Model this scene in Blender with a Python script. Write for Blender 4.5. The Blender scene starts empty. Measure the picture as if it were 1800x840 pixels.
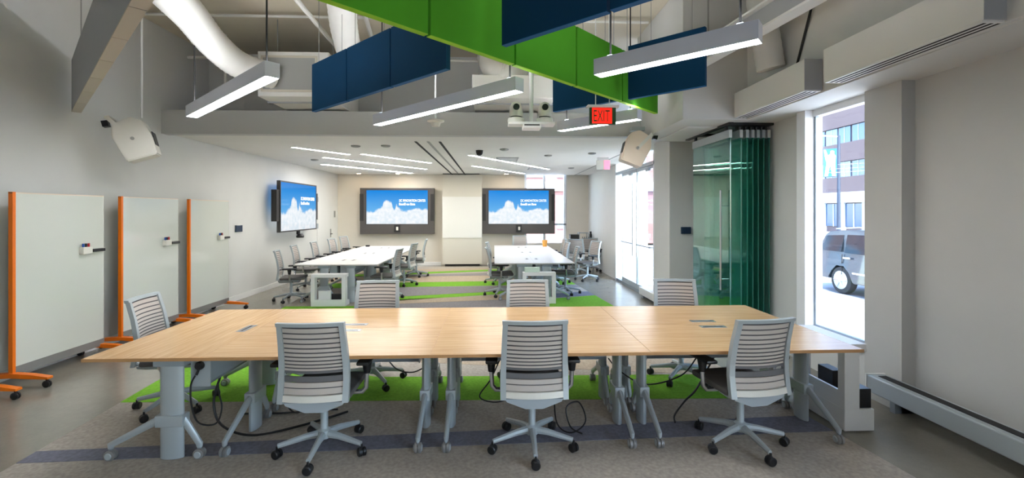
import bpy, bmesh, math, random
from mathutils import Vector, Matrix
random.seed(7)
PI = math.pi
R = math.radians
scene = bpy.context.scene
C = scene.collection

# ------------------------------------------------------------------ camera, world, sun, exposure
cam_d = bpy.data.cameras.new('camera')
cam_d.lens = 16.0
cam_d.sensor_width = 36.0
cam_d.shift_y = -48 / 1800
cam_d.clip_start = 0.05
cam_d.clip_end = 400
cam = bpy.data.objects.new('camera', cam_d)
cam.location = (0, 0, 1.725)
cam.rotation_euler = (PI / 2, 0, -math.atan(32 / 800))
C.objects.link(cam)
scene.camera = cam

world = bpy.data.worlds.new('sky')
scene.world = world
world.use_nodes = True
wn = world.node_tree
wn.nodes.clear()
sky = wn.nodes.new('ShaderNodeTexSky')
sky.sky_type = 'NISHITA'
sky.sun_disc = False
sky.sun_elevation = R(48)
sky.sun_rotation = R(170)
bg = wn.nodes.new('ShaderNodeBackground')
bg.inputs['Strength'].default_value = 1.4
wo = wn.nodes.new('ShaderNodeOutputWorld')
wn.links.new(sky.outputs[0], bg.inputs[0])
wn.links.new(bg.outputs[0], wo.inputs[0])

sun_d = bpy.data.lights.new('sun', 'SUN')
sun_d.energy = 9.0
sun_d.angle = R(1.0)
sun_d.color = (1.0, 0.96, 0.9)
sun = bpy.data.objects.new('sun', sun_d)
sun.rotation_euler = Vector((0.12, 0.72, -1.0)).to_track_quat('-Z', 'Y').to_euler()
C.objects.link(sun)

LAMP = 34.0          # pendant diffusers
RECESS = 26.0        # recessed ceiling lines
vs = scene.view_settings
vs.view_transform = 'Standard'
vs.look = 'None'
vs.gamma = 1.0
vs.use_curve_mapping = False
vs.exposure = 0.8

# ------------------------------------------------------------------ materials
def s2l(c):
    return tuple((x / 12.92 if x <= 0.04045 else ((x + 0.055) / 1.055) ** 2.4) for x in [v / 255 for v in c])

def new_mat(name):
    m = bpy.data.materials.new(name)
    m.use_nodes = True
    nt = m.node_tree
    p = nt.nodes['Principled BSDF']
    return m, nt, p

def setin(p, k, v):
    if k in p.inputs:
        p.inputs[k].default_value = v

def mat(name, rgb, rough=0.5, metal=0.0, var=0.0, scale=8.0, bump=0.0, bscale=200.0, spec=0.5, coat=0.0):
    """plain surface with optional noise variation in colour and fine bump"""
    m, nt, p = new_mat(name)
    col = s2l(rgb) + (1,)
    p.inputs['Base Color'].default_value = col
    p.inputs['Roughness'].default_value = rough
    p.inputs['Metallic'].default_value = metal
    setin(p, 'Specular IOR Level', spec)
    setin(p, 'Coat Weight', coat)
    tc = nt.nodes.new('ShaderNodeTexCoord')
    if var > 0:
        n = nt.nodes.new('ShaderNodeTexNoise')
        n.inputs['Scale'].default_value = scale
        n.inputs['Detail'].default_value = 5
        r = nt.nodes.new('ShaderNodeValToRGB')
        lo = tuple(c * (1 - var) for c in col[:3]) + (1,)
        hi = tuple(min(1, c * (1 + var)) for c in col[:3]) + (1,)
        r.color_ramp.elements[0].position = 0.3
        r.color_ramp.elements[1].position = 0.7
        r.color_ramp.elements[0].color = lo
        r.color_ramp.elements[1].color = hi
        nt.links.new(tc.outputs['Object'], n.inputs['Vector'])
        nt.links.new(n.outputs['Fac'], r.inputs['Fac'])
        nt.links.new(r.outputs['Color'], p.inputs['Base Color'])
    if bump > 0:
        n2 = nt.nodes.new('ShaderNodeTexNoise')
        n2.inputs['Scale'].default_value = bscale
        n2.inputs['Detail'].default_value = 3
        b = nt.nodes.new('ShaderNodeBump')
        b.inputs['Strength'].default_value = bump
        b.inputs['Distance'].default_value = 0.004
        nt.links.new(tc.outputs['Object'], n2.inputs['Vector'])
        nt.links.new(n2.outputs['Fac'], b.inputs['Height'])
        nt.links.new(b.outputs['Normal'], p.inputs['Normal'])
    return m

def emis(name, rgb, strength, base=None):
    m, nt, p = new_mat(name)
    p.inputs['Base Color'].default_value = (s2l(base) if base else (0.8, 0.8, 0.8)) + (1,)
    p.inputs['Emission Color'].default_value = s2l(rgb) + (1,)
    p.inputs['Emission Strength'].default_value = strength
    return m

def glass(name, tint, ior=1.45, rough=0.0):
    """thin architectural pane: tinted transmission plus fresnel reflection"""
    m = bpy.data.materials.new(name)
    m.use_nodes = True
    nt = m.node_tree
    nt.nodes.clear()
    o = nt.nodes.new('ShaderNodeOutputMaterial')
    mix = nt.nodes.new('ShaderNodeMixShader')
    t = nt.nodes.new('ShaderNodeBsdfTransparent')
    t.inputs[0].default_value = tint + (1,)
    g = nt.nodes.new('ShaderNodeBsdfGlossy')
    g.inputs['Roughness'].default_value = rough
    f = nt.nodes.new('ShaderNodeFresnel')
    f.inputs[0].default_value = ior
    # same reflectance on the way in and on the way out of the thin pane
    ge = nt.nodes.new('ShaderNodeNewGeometry')
    mr = nt.nodes.new('ShaderNodeMapRange')
    mr.inputs['To Min'].default_value = ior
    mr.inputs['To Max'].default_value = 1.0 / ior
    nt.links.new(ge.outputs['Backfacing'], mr.inputs['Value'])
    nt.links.new(mr.outputs['Result'], f.inputs[0])
    nt.links.new(f.outputs[0], mix.inputs[0])
    nt.links.new(t.outputs[0], mix.inputs[1])
    nt.links.new(g.outputs[0], mix.inputs[2])
    nt.links.new(mix.outputs[0], o.inputs[0])
    return m

def wood_mat(name, c1, c2, rough=0.27):
    m, nt, p = new_mat(name)
    tc = nt.nodes.new('ShaderNodeTexCoord')
    mp = nt.nodes.new('ShaderNodeMapping')
    mp.inputs['Scale'].default_value = (1.3, 26, 26)
    n = nt.nodes.new('ShaderNodeTexNoise')
    n.inputs['Scale'].default_value = 1.6
    n.inputs['Detail'].default_value = 8
    n.inputs['Roughness'].default_value = 0.6
    n.inputs['Distortion'].default_value = 0.5
    r = nt.nodes.new('ShaderNodeValToRGB')
    r.color_ramp.elements[0].position = 0.32
    r.color_ramp.elements[1].position = 0.68
    r.color_ramp.elements[0].color = s2l(c1) + (1,)
    r.color_ramp.elements[1].color = s2l(c2) + (1,)
    nt.links.new(tc.outputs['Object'], mp.inputs[0])
    nt.links.new(mp.outputs[0], n.inputs['Vector'])
    nt.links.new(n.outputs['Fac'], r.inputs['Fac'])
    nt.links.new(r.outputs['Color'], p.inputs['Base Color'])
    p.inputs['Roughness'].default_value = rough
    return m

def concrete_mat():
    m, nt, p = new_mat('polished_concrete')
    tc = nt.nodes.new('ShaderNodeTexCoord')
    n = nt.nodes.new('ShaderNodeTexNoise')
    n.inputs['Scale'].default_value = 1.1
    n.inputs['Detail'].default_value = 9
    n.inputs['Roughness'].default_value = 1.0
    r = nt.nodes.new('ShaderNodeValToRGB')
    r.color_ramp.elements[0].position = 0.3
    r.color_ramp.elements[1].position = 0.72
    r.color_ramp.elements[0].color = s2l((124, 120, 109)) + (1,)
    r.color_ramp.elements[1].color = s2l((144, 139, 127)) + (1,)
    r2 = nt.nodes.new('ShaderNodeValToRGB')
    r2.color_ramp.elements[0].color = (0.13, 0.13, 0.13, 1)
    r2.color_ramp.elements[1].color = (0.3, 0.3, 0.3, 1)
    nt.links.new(tc.outputs['Object'], n.inputs['Vector'])
    nt.links.new(n.outputs['Fac'], r.inputs['Fac'])
    nt.links.new(n.outputs['Fac'], r2.inputs['Fac'])
    nt.links.new(r.outputs['Color'], p.inputs['Base Color'])
    nt.links.new(r2.outputs['Color'], p.inputs['Roughness'])
    setin(p, 'Specular IOR Level', 0.6)
    return m

def carpet_mat(name, rgb, var=0.16):
    m, nt, p = new_mat(name)
    col = s2l(rgb)
    tc = nt.nodes.new('ShaderNodeTexCoord')
    n = nt.nodes.new('ShaderNodeTexNoise')
    n.inputs['Scale'].default_value = 38
    n.inputs['Detail'].default_value = 6
    r = nt.nodes.new('ShaderNodeValToRGB')
    r.color_ramp.elements[0].position = 0.3
    r.color_ramp.elements[1].position = 0.7
    r.color_ramp.elements[0].color = tuple(c * (1 - var) for c in col) + (1,)
    r.color_ramp.elements[1].color = tuple(c * (1 + var) for c in col) + (1,)
    n2 = nt.nodes.new('ShaderNodeTexNoise')
    n2.inputs['Scale'].default_value = 420
    b = nt.nodes.new('ShaderNodeBump')
    b.inputs['Strength'].default_value = 0.5
    b.inputs['Distance'].default_value = 0.004
    nt.links.new(tc.outputs['Object'], n.inputs['Vector'])
    nt.links.new(tc.outputs['Object'], n2.inputs['Vector'])
    nt.links.new(n.outputs['Fac'], r.inputs['Fac'])
    nt.links.new(r.outputs['Color'], p.inputs['Base Color'])
    nt.links.new(n2.outputs['Fac'], b.inputs['Height'])
    nt.links.new(b.outputs['Normal'], p.inputs['Normal'])
    p.inputs['Roughness'].default_value = 0.95
    setin(p, 'Specular IOR Level', 0.1)
    return m

def screen_mat():
    """lit display picture: blue sky over a rising cumulus bank (generated coords x, z)"""
    m = bpy.data.materials.new('screen_picture')
    m.use_nodes = True
    nt = m.node_tree
    nt.nodes.clear()
    N = nt.nodes.new
    L = nt.links.new
    o = N('ShaderNodeOutputMaterial')
    tc = N('ShaderNodeTexCoord')
    sp = N('ShaderNodeSeparateXYZ')
    L(tc.outputs['Generated'], sp.inputs[0])
    prof = N('ShaderNodeValToRGB')
    cr = prof.color_ramp
    pts = [(0.0, .36), (.13, .37), (.2, .47), (.26, .52), (.28, .67), (.34, .70), (.40, .67), (.43, .50),
           (.46, .42), (.485, .56), (.52, .50), (.56, .43), (.64, .38), (.72, .42), (.82, .47), (.88, .44), (.95, .44), (1, .42)]
    cr.elements[0].position = 0
    cr.elements[0].color = (pts[0][1],) * 3 + (1,)
    cr.elements[1].position = 1
    cr.elements[1].color = (pts[-1][1],) * 3 + (1,)
    for x, v in pts[1:-1]:
        e = cr.elements.new(x)
        e.color = (v, v, v, 1)
    L(sp.outputs['X'], prof.inputs['Fac'])
    mp = N('ShaderNodeMapping')
    mp.inputs['Scale'].default_value = (1.9, 0.0, 1.0)
    L(tc.outputs['Generated'], mp.inputs[0])
    no = N('ShaderNodeTexNoise')
    no.inputs['Scale'].default_value = 9
    no.inputs['Detail'].default_value = 6
    L(mp.outputs[0], no.inputs['Vector'])
    a = N('ShaderNodeMath'); a.operation = 'SUBTRACT'
    L(no.outputs['Fac'], a.inputs[0]); a.inputs[1].default_value = 0.5
    b = N('ShaderNodeMath'); b.operation = 'MULTIPLY_ADD'
    L(a.outputs[0], b.inputs[0]); b.inputs[1].default_value = 0.16
    L(prof.outputs['Color'], b.inputs[2])
    d = N('ShaderNodeMath'); d.operation = 'SUBTRACT'
    L(b.outputs[0], d.inputs[0]); L(sp.outputs['Z'], d.inputs[1])
    mr = N('ShaderNodeMapRange')
    mr.interpolation_type = 'SMOOTHSTEP'
    mr.inputs['From Min'].default_value = -0.03
    mr.inputs['From Max'].default_value = 0.05
    L(d.outputs[0], mr.inputs['Value'])
    skyr = N('ShaderNodeValToRGB')
    skyr.color_ramp.elements[0].position = 0.3
    skyr.color_ramp.elements[0].color = s2l((110, 185, 240)) + (1,)
    skyr.color_ramp.elements[1].position = 1.0
    skyr.color_ramp.elements[1].color = s2l((20, 135, 225)) + (1,)
    L(sp.outputs['Z'], skyr.inputs['Fac'])
    cl = N('ShaderNodeValToRGB')
    cl.color_ramp.elements[0].position = 0.25
    cl.color_ramp.elements[0].color = s2l((214, 232, 244)) + (1,)
    cl.color_ramp.elements[1].position = 0.65
    cl.color_ramp.elements[1].color = s2l((250, 252, 255)) + (1,)
    L(no.outputs['Fac'], cl.inputs['Fac'])
    mx = N('ShaderNodeMix'); mx.data_type = 'RGBA'
    L(mr.outputs['Result'], mx.inputs['Factor'])
    L(skyr.outputs['Color'], mx.inputs[6]); L(cl.outputs['Color'], mx.inputs[7])
    em = N('ShaderNodeEmission'); em.inputs['Strength'].default_value = 0.6
    L(mx.outputs[2], em.inputs[0])
    gl = N('ShaderNodeBsdfGlossy'); gl.inputs['Roughness'].default_value = 0.08
    fr = N('ShaderNodeFresnel'); fr.inputs[0].default_value = 1.35
    gl.inputs[0].default_value = (0.5, 0.5, 0.5, 1)
    ms = N('ShaderNodeMixShader')
    L(fr.outputs[0], ms.inputs[0]); L(em.outputs[0], ms.inputs[1]); L(gl.outputs[0], ms.inputs[2])
    L(ms.outputs[0], o.inputs[0])
    return m

M = {}
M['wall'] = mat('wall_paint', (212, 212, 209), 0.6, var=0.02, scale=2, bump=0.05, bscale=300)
M['wall_grey'] = mat('wall_darker', (192, 191, 188), 0.6, var=0.02, scale=2, bump=0.05, bscale=300)  # wall colour set slightly darker, used on near right wall and pier
M['wall_warm'] = mat('wall_paint_warm', (214, 207, 194), 0.6, var=0.02, scale=2, bump=0.05, bscale=300)
M['ceil'] = mat('ceiling_paint', (222, 220, 214), 0.7, var=0.02, scale=2)
M['slab'] = mat('exposed_slab', (206, 196, 176), 0.8, var=0.06, scale=1.2, bump=0.2, bscale=60)
M['beam'] = mat('beam_paint', (190, 190, 188), 0.6)
M['white'] = mat('white_paint', (228, 228, 226), 0.4)
M['frame_white'] = mat('white_window_frame', (236, 238, 240), 0.35)
M['concrete'] = concrete_mat()
M['c_base'] = carpet_mat('carpet_warm_grey', (170, 162, 152))
M['c_tan'] = carpet_mat('carpet_tan', (176, 160, 140))
M['c_slate'] = carpet_mat('carpet_slate', (120, 121, 134))
M['c_gray'] = carpet_mat('carpet_grey', (138, 134, 136))
M['c_green'] = carpet_mat('carpet_green', (120, 174, 56))
M['wood'] = wood_mat('oak_laminate', (194, 152, 104), (216, 178, 131))
M['wood_edge'] = mat('oak_edge_band', (186, 140, 92), 0.5)
M['lam'] = mat('white_laminate', (232, 230, 228), 0.3)
M['lam_edge'] = mat('white_edge_band', (190, 188, 184), 0.4)
M['silver'] = mat('silver_paint', (174, 182, 186), 0.38, metal=0.2)
M['silver_d'] = mat('grey_metal', (150, 160, 168), 0.42, metal=0.2)
M['chrome'] = mat('polished_aluminium', (214, 216, 220), 0.2, metal=0.9)
M['steel'] = mat('brushed_steel', (190, 192, 194), 0.3, metal=0.85)
M['cframe'] = mat('chair_frame_grey', (172, 180, 183), 0.45, metal=0.1)
M['cfab'] = mat('chair_band_fabric', (194, 185, 178), 0.85, bump=0.2, bscale=400)
M['cdark'] = mat('chair_dark_band', (86, 84, 86), 0.8)
M['clumb'] = mat('chair_lumbar_band', (104, 104, 106), 0.7)
M['cshell'] = mat('chair_shell_grey', (166, 174, 180), 0.45)
M['cseat'] = mat('chair_seat_fabric', (96, 94, 92), 0.9, bump=0.25, bscale=400)
M['black'] = mat('black_plastic', (26, 26, 28), 0.45)
M['black_m'] = mat('black_matte', (38, 37, 37), 0.6)
M['rubber'] = mat('black_rubber', (22, 22, 23), 0.7)
M['orange'] = mat('orange_powder_coat', (242, 120, 8), 0.4)
M['board'] = mat('whiteboard_gloss', (212, 214, 206), 0.06, spec=0.6)
M['grey_rail'] = mat('grey_rail', (138, 136, 134), 0.4, metal=0.2)
M['green_felt'] = mat('green_felt', (80, 160, 40), 0.85, var=0.03, scale=3, bump=0.15, bscale=500, spec=0.15)
M['blue_felt'] = mat('blue_felt', (0, 55, 90), 0.8, var=0.03, scale=3, bump=0.15, bscale=500, spec=0.2)
M['green_edge'] = mat('green_edge', (150, 204, 60), 0.8, spec=0.15)
M['blue_edge'] = mat('blue_edge', (20, 84, 136), 0.7, spec=0.2)
M['fixture'] = mat('fixture_grey', (212, 214, 222), 0.5, metal=0.0)
M['lamp'] = emis('lamp_diffuser', (246, 250, 255), LAMP)
M['uplamp'] = emis('lamp_uplight', (246, 249, 255), LAMP * 0.75)
M['recess'] = emis('recessed_diffuser', (255, 250, 243), RECESS)
M['spot'] = emis('warm_spot', (255, 214, 160), 30.0)
M['duct'] = mat('white_duct_wrap', (214, 212, 206), 0.6, var=0.03, scale=5)
M['duct_grey'] = mat('grey_duct', (168, 170, 174), 0.55)
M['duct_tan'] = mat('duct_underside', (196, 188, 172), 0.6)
M['dark'] = mat('dark_recess', (34, 33, 34), 0.8)
M['grille'] = mat('grey_grille', (150, 150, 146), 0.6)
M['screen'] = screen_mat()
M['bezel'] = mat('screen_bezel', (62, 60, 60), 0.35)
M['bezel_side'] = mat('screen_surround', (78, 74, 72), 0.45)
M['text'] = emis('screen_lettering', (250, 250, 255), 0.55)
M['spk'] = mat('speaker_white', (222, 219, 210), 0.5)
M['spk2'] = mat('speaker_cream', (232, 214, 196), 0.5)
M['exit_red'] = emis('exit_red', (255, 30, 12), 0.75, (200, 20, 10))
M['exit_green'] = mat('exit_dark', (16, 74, 30), 0.5)
M['exit_pink'] = emis('far_exit_pink', (255, 120, 150), 0.8, (240, 140, 160))
M['glass'] = glass('clear_glass', (0.93, 0.97, 0.97), 1.45)
M['glass_w'] = glass('window_glass', (0.95, 0.98, 0.99), 1.3)
M['glass_g'] = glass('green_glass', (0.86, 0.968, 0.945), 1.5)
gt = M['glass_g'].node_tree       # brightness put into the leaf colour: teal diffuse imitates edge-lit glass
gm = gt.nodes.new('ShaderNodeMixShader'); gm.inputs[0].default_value = 0.14
gdf = gt.nodes.new('ShaderNodeBsdfDiffuse'); gdf.inputs[0].default_value = s2l((70, 178, 156)) + (1,)
go = [n for n in gt.nodes if n.type == 'OUTPUT_MATERIAL'][0]
gt.links.new(go.inputs[0].links[0].from_socket, gm.inputs[1])
gt.links.new(gdf.outputs[0], gm.inputs[2])
gt.links.new(gm.outputs[0], go.inputs[0])
M['glass_d'] = glass('green_door_glass', (0.66, 0.90, 0.85), 1.75)
M['glass_edge'] = mat('green_glass_edge', (40, 104, 92), 0.15)
M['panel'] = mat('control_screen', (46, 62, 84), 0.15)
M['wb_panel'] = mat('white_gloss_panel', (232, 230, 224), 0.25)
M['beige_panel'] = mat('beige_panel', (214, 208, 194), 0.5)
M['cord'] = mat('black_cord', (24, 24, 26), 0.5)
M['red'] = mat('red_plastic', (178, 40, 44), 0.4)
M['blue'] = mat('blue_plastic', (30, 80, 160), 0.4)
M['cup'] = mat('orange_cup', (244, 172, 80), 0.4)
M['mint'] = mat('pale_green_plastic', (206, 226, 208), 0.5)
# outdoors
M['walk'] = mat('sidewalk', (196, 192, 186), 0.9, var=0.05, scale=2)
M['asphalt'] = mat('asphalt', (120, 124, 130), 0.9, var=0.08, scale=6)
M['curb'] = mat('granite_curb', (204, 204, 204), 0.8)
M['facade'] = mat('pink_stone_facade', (96, 80, 80), 0.85, var=0.04, scale=0.6)
M['facade_w'] = mat('white_facade_band', (176, 180, 186), 0.7)
M['fglass'] = mat('facade_glass', (44, 72, 104), 0.2)
M['fglass2'] = mat('facade_glass_pale', (92, 122, 150), 0.2)
M['carpaint'] = mat('car_slate_paint', (48, 58, 68), 0.3, metal=0.3, coat=0.6)
M['carglass'] = mat('car_glass', (26, 34, 40), 0.06)
M['tire'] = mat('car_tire', (36, 38, 40), 0.8)
M['banner'] = mat('banner_blue', (30, 110, 170), 0.8)
M['pole'] = mat('street_pole', (34, 44, 60), 0.6)
M['brick'] = mat('red_brick_facade', (120, 86, 82), 0.85, var=0.08, scale=3)

# ------------------------------------------------------------------ geometry helpers
def box(bm, x0, x1, y0, y1, z0, z1, bev=0.0, mx=None):
    vs_ = [bm.verts.new(v) for v in ((x0, y0, z0), (x1, y0, z0), (x1, y1, z0), (x0, y1, z0),
                                     (x0, y0, z1), (x1, y0, z1), (x1, y1, z1), (x0, y1, z1))]
    fs = [bm.faces.new([vs_[i] for i in f]) for f in ((0, 3, 2, 1), (4, 5, 6, 7), (0, 1, 5, 4), (1, 2, 6, 5), (2, 3, 7, 6), (3, 0, 4, 7))]
    out = vs_
    if bev > 0:
        es = list({e for f in fs for e in f.edges})
        r = bmesh.ops.bevel(bm, geom=es, offset=bev, segments=2, profile=0.5, affect='EDGES')
        out = list({v for f in r['faces'] for v in f.verts})
    if mx is not None:
        bmesh.ops.transform(bm, matrix=mx, verts=out)
    return out

def tube(bm, pts, r, n=8, r1=None, sx=1.0, sy=1.0, up=None):
    """swept round/oval bar through pts; r1 = end radius; sx/sy squash the section"""
    P = [Vector(p) for p in pts]
    rings = []
    k = len(P)
    prev = None
    for i, p in enumerate(P):
        if i == 0: t = P[1] - P[0]
        elif i == k - 1: t = P[-1] - P[-2]
        else: t = (P[i + 1] - P[i]).normalized() + (P[i] - P[i - 1]).normalized()
        t.normalize()
        if prev is None:
            u = Vector(up) if up else (Vector((0, 0, 1)) if abs(t.z) < 0.9 else Vector((1, 0, 0)))
            a = t.cross(u).normalized()
        else:
            a = (prev - t * prev.dot(t)).normalized()
        prev = a
        b = t.cross(a).normalized()
        rr = r if r1 is None else r + (r1 - r) * i / (k - 1)
        rings.append([bm.verts.new(p + a * (math.cos(2 * PI * j / n) * rr * sx) + b * (math.sin(2 * PI * j / n) * rr * sy)) for j in range(n)])
    for q in range(k - 1):
        for j in range(n):
            bm.faces.new((rings[q][j], rings[q][(j + 1) % n], rings[q + 1][(j + 1) % n], rings[q + 1][j]))
    bm.faces.new(rings[0][::-1])
    bm.faces.new(rings[-1])

def lathe(bm, prof, n=16, c=(0, 0, 0), axis='z'):
    rings = []
    for r_, h in prof:
        ring = []
        for j in range(n):
            a = 2 * PI * j / n
            x, y = math.cos(a) * r_, math.sin(a) * r_
            v = {'z': (x, y, h), 'x': (h, x, y), 'y': (x, h, y)}[axis]
            ring.append(bm.verts.new((v[0] + c[0], v[1] + c[1], v[2] + c[2])))
        rings.append(ring)
    for q in range(len(rings) - 1):
        for j in range(n):
            bm.faces.new((rings[q][j], rings[q][(j + 1) % n], rings[q + 1][(j + 1) % n], rings[q + 1][j]))
    bm.faces.new(rings[0][::-1])
    bm.faces.new(rings[-1])

def prism(bm, poly, a, b, plane='xz'):
    """extrude a 2-D outline between a and b along the axis left out of plane"""
    def p3(u, v, w):
        return {'xz': (u, w, v), 'xy': (u, v, w), 'yz': (w, u, v)}[plane]
    v0 = [bm.verts.new(p3(u, v, a)) for u, v in poly]
    v1 = [bm.verts.new(p3(u, v, b)) for u, v in poly]
    n = len(poly)
    bm.faces.new(v0)
    bm.faces.new(v1[::-1])
    for i in range(n):
        bm.faces.new((v0[i], v0[(i + 1) % n], v1[(i + 1) % n], v1[i]))

def link(name, bm, m, parent=None, smooth=False):
    bmesh.ops.recalc_face_normals(bm, faces=bm.faces[:])
    me = bpy.data.meshes.new(name)
    bm.to_mesh(me)
    bm.free()
    me.materials.append(M[m] if isinstance(m, str) else m)
    if smooth:
        for p in me.polygons:
            p.use_smooth = True
        try:
            me.set_sharp_from_angle(angle=R(40))
        except Exception:
            pass
    o = bpy.data.objects.new(name, me)
    C.objects.link(o)
    if parent is not None:
        o.parent = parent
    return o

def bx(name, b, m, parent=None, bev=0.0):
    bm = bmesh.new()
    box(bm, *b, bev=bev)
    return link(name, bm, m, parent)

def tb(name, pts, r, m, parent=None, n=8, **k):
    bm = bmesh.new()
    tube(bm, pts, r, n, **k)
    return link(name, bm, m, parent, smooth=True)

def tag(o, label, cat, group=None):
    o['label'] = label
    o['category'] = cat
    if group: o['group'] = group
    return o

def thing(name, label, cat, loc=(0, 0, 0), rz=0.0, group=None):
    o = bpy.data.objects.new(name, None)
    o.empty_display_size = 0.1
    C.objects.link(o)
    o.location = loc
    o.rotation_euler = (0, 0, rz)
    return tag(o, label, cat, group)

def struct(o):
    o['kind'] = 'structure'
    return o

def sbox(name, b, m, bev=0.0):
    return struct(bx(name, b, m, None, bev))

def copy_tree(o, parent=None):
    c = o.copy()
    C.objects.link(c)
    c.parent = parent
    for ch in [x for x in KIDS.get(o.name, [])]:
        copy_tree(ch, c)
    return c

KIDS = {}
def index_kids(o):
    KIDS[o.name] = list(o.children)
    for ch in o.children:
        index_kids(ch)

def dup(o, label, loc, rz, group=None):
    c = copy_tree(o)
    c.location = loc
    c.rotation_euler = (0, 0, rz)
    c['label'] = label
    if group: c['group'] = group
    return c

def lettering(name, body, size, m, parent, loc, rot, ext=0.002, align='LEFT', sx=1.0):
    cu = bpy.data.curves.new(name, 'FONT')
    cu.body = body
    cu.size = size
    cu.extrude = ext
    cu.align_x = align
    cu.materials.append(M[m])
    cu.resolution_u = 3
    tmp = bpy.data.objects.new(name, cu)
    me = bpy.data.meshes.new_from_object(tmp)
    bpy.data.objects.remove(tmp)
    o = bpy.data.objects.new(name, me)
    C.objects.link(o)
    o.parent = parent
    o.location = loc
    o.rotation_euler = rot
    o.scale = (sx, 1, 1)
    return o

# ------------------------------------------------------------------ room shell
YB = 14.8            # far wall
sbox('floor', (-5.2, 3.72, -4.2, YB + 0.2, -0.12, 0.0), 'concrete')
sbox('wall_left', (-5.2, -5.0, -4.2, YB + 0.2, 0, 4.6), 'wall')
sbox('wall_behind', (-5.0, 3.9, -4.2, -4.0, 0, 4.6), 'wall')
# far wall, built round its window opening
bm = bmesh.new()
box(bm, -5.0, 1.0, YB, YB + 0.2, 0, 3.0)
box(bm, 1.0, 2.38, YB, YB + 0.2, 0, 0.7)
box(bm, 2.38, 3.9, YB, YB + 0.2, 0, 3.0)
struct(link('wall_back', bm, 'wall_warm'))
sbox('ceiling', (-5.0, 3.3, 7.2, YB, 2.92, 3.06), 'ceil')
sbox('ceiling_slab', (-5.2, 3.9, -4.2, 8.5, 4.5, 4.7), 'slab')
sbox('wall_upper', (-5.0, 3.1, 8.2, 8.4, 3.06, 4.5), 'wall')
# deep beam closing the high part of the room, with a flange line
sbox('trim_1', (-5.0, 2.3, 7.05, 7.2, 2.90, 3.26), 'beam')
sbox('trim_2', (-5.0, 2.3, 7.2, 8.2, 3.20, 3.24), 'dark')
# right-hand dropped soffits
sbox('ceiling_soffit', (2.3, 3.72, 5.45, 7.2, 2.85, 4.5), 'wall')
sbox('ceiling_soffit_window', (3.1, 3.72, -4.0, 5.45, 2.85, 4.5), 'wall')
sbox('trim_3', (2.55, 3.0, 5.9, 7.05, 2.835, 2.85), 'white')
# right wall pieces
bm = bmesh.new()     # near right wall, with an opening for the added, unseen street window
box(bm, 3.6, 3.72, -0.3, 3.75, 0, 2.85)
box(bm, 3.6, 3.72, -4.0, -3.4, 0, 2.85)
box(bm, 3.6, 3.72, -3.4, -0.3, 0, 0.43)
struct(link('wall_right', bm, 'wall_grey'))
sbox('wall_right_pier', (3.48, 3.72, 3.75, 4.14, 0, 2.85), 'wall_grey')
sbox('wall_right_sill', (3.5, 3.72, 4.14, 5.1, -0.5, 0.43), 'wall')
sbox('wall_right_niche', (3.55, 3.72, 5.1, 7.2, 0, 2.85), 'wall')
sbox('wall_right_column', (2.82, 3.72, 7.2, 7.9, 0, 2.92), 'wall')
sbox('wall_right_corner', (3.1, 3.72, 7.9, 8.6, 0, 2.92), 'wall')
sbox('wall_right_far', (3.1, 3.9, 11.4, YB, 0, 2.92), 'wall')
sbox('baseboard_left', (-5.0, -4.985, -4.0, YB, 0, 0.1), 'white')
sbox('baseboard_back', (-4.98, -1.7, YB - 0.015, YB, 0, 0.1), 'white')
# fine ceiling joints
for i, x in enumerate((-1.33, -1.12, -0.92)):
    sbox('trim_%d' % (4 + i), (x - 0.022, x + 0.022, 7.8, YB - 0.05, 2.914, 2.92), 'dark' if i != 1 else 'grille')
sbox('trim_7', (2.62, 2.65, 7.3, YB - 0.05, 2.914, 2.92), 'grille')
sbox('trim_8', (-1.6, -0.45, YB - 0.5, YB - 0.32, 2.912, 2.92), 'dark')

# fitted carpet: warm grey field with wedge-shaped bands laid in
def Lx(y): return -3.26 - 0.1 * (y - 3.2)
def Rx(y): return 2.68 - 0.1 * (y - 3.3)
bm = bmesh.new()
prism(bm, [(Lx(-3), -3), (Rx(-3), -3), (Rx(14.3), 14.3), (Lx(14.3), 14.3)], 0.0, 0.006, 'xy')
carpet = struct(link('floor_carpet', bm, 'c_base'))
def band(m, yl0, yr0, yl1, yr1, x0=None, x1=None):
    """band between the lower line (yl0..yr0) and upper line (yl1..yr1), given at x=-3 and x=2"""
    def yy(a, b, x): return a + (b - a) * (x + 3) / 5.0
    def clip(a, b, edge):
        x = edge(a)
        for _ in range(4): x = edge(yy(a, b, x))
        return x
    pts = []
    for a, b, rev in ((yl0, yr0, 0), (yl1, yr1, 1)):
        l = clip(a, b, Lx) + 0.004 if x0 is None else x0
        r = clip(a, b, Rx) - 0.004 if x1 is None else x1
        seg = [(l, yy(a, b, l)), (r, yy(a, b, r))]
        pts += seg[::-1] if rev else seg
    bm_ = bmesh.new()
    prism(bm_, pts, 0.006, 0.0085, 'xy')
    return link('carpet_band', bm_, m, carpet)
band('c_slate', 3.25, 3.44, 3.41, 3.70)
bm = bmesh.new()
prism(bm, [(Lx(4.24), 4.24), (2.55, 4.1), (2.53, 4.72), (-1.2, 4.78), (-2.5, 5.35), (Lx(5.5), 5.5)], 0.006, 0.0085, 'xy')
link('carpet_band', bm, 'c_green', carpet)
band('c_tan', 5.6, 4.75, 6.9, 6.3)
band('c_slate', 6.95, 6.35, 7.5, 7.0)
band('c_green', 7.55, 8.0, 7.55, 9.25, x0=0.9)
band('c_slate', 8.0, 9.27, 8.0, 9.75, x0=0.9)
band('c_green', 8.0, 8.3, 8.4, 8.4, x1=-2.2)
band('c_gray', 8.0, 8.3, 8.35, 9.2, x0=-2.15, x1=0.85)
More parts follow.
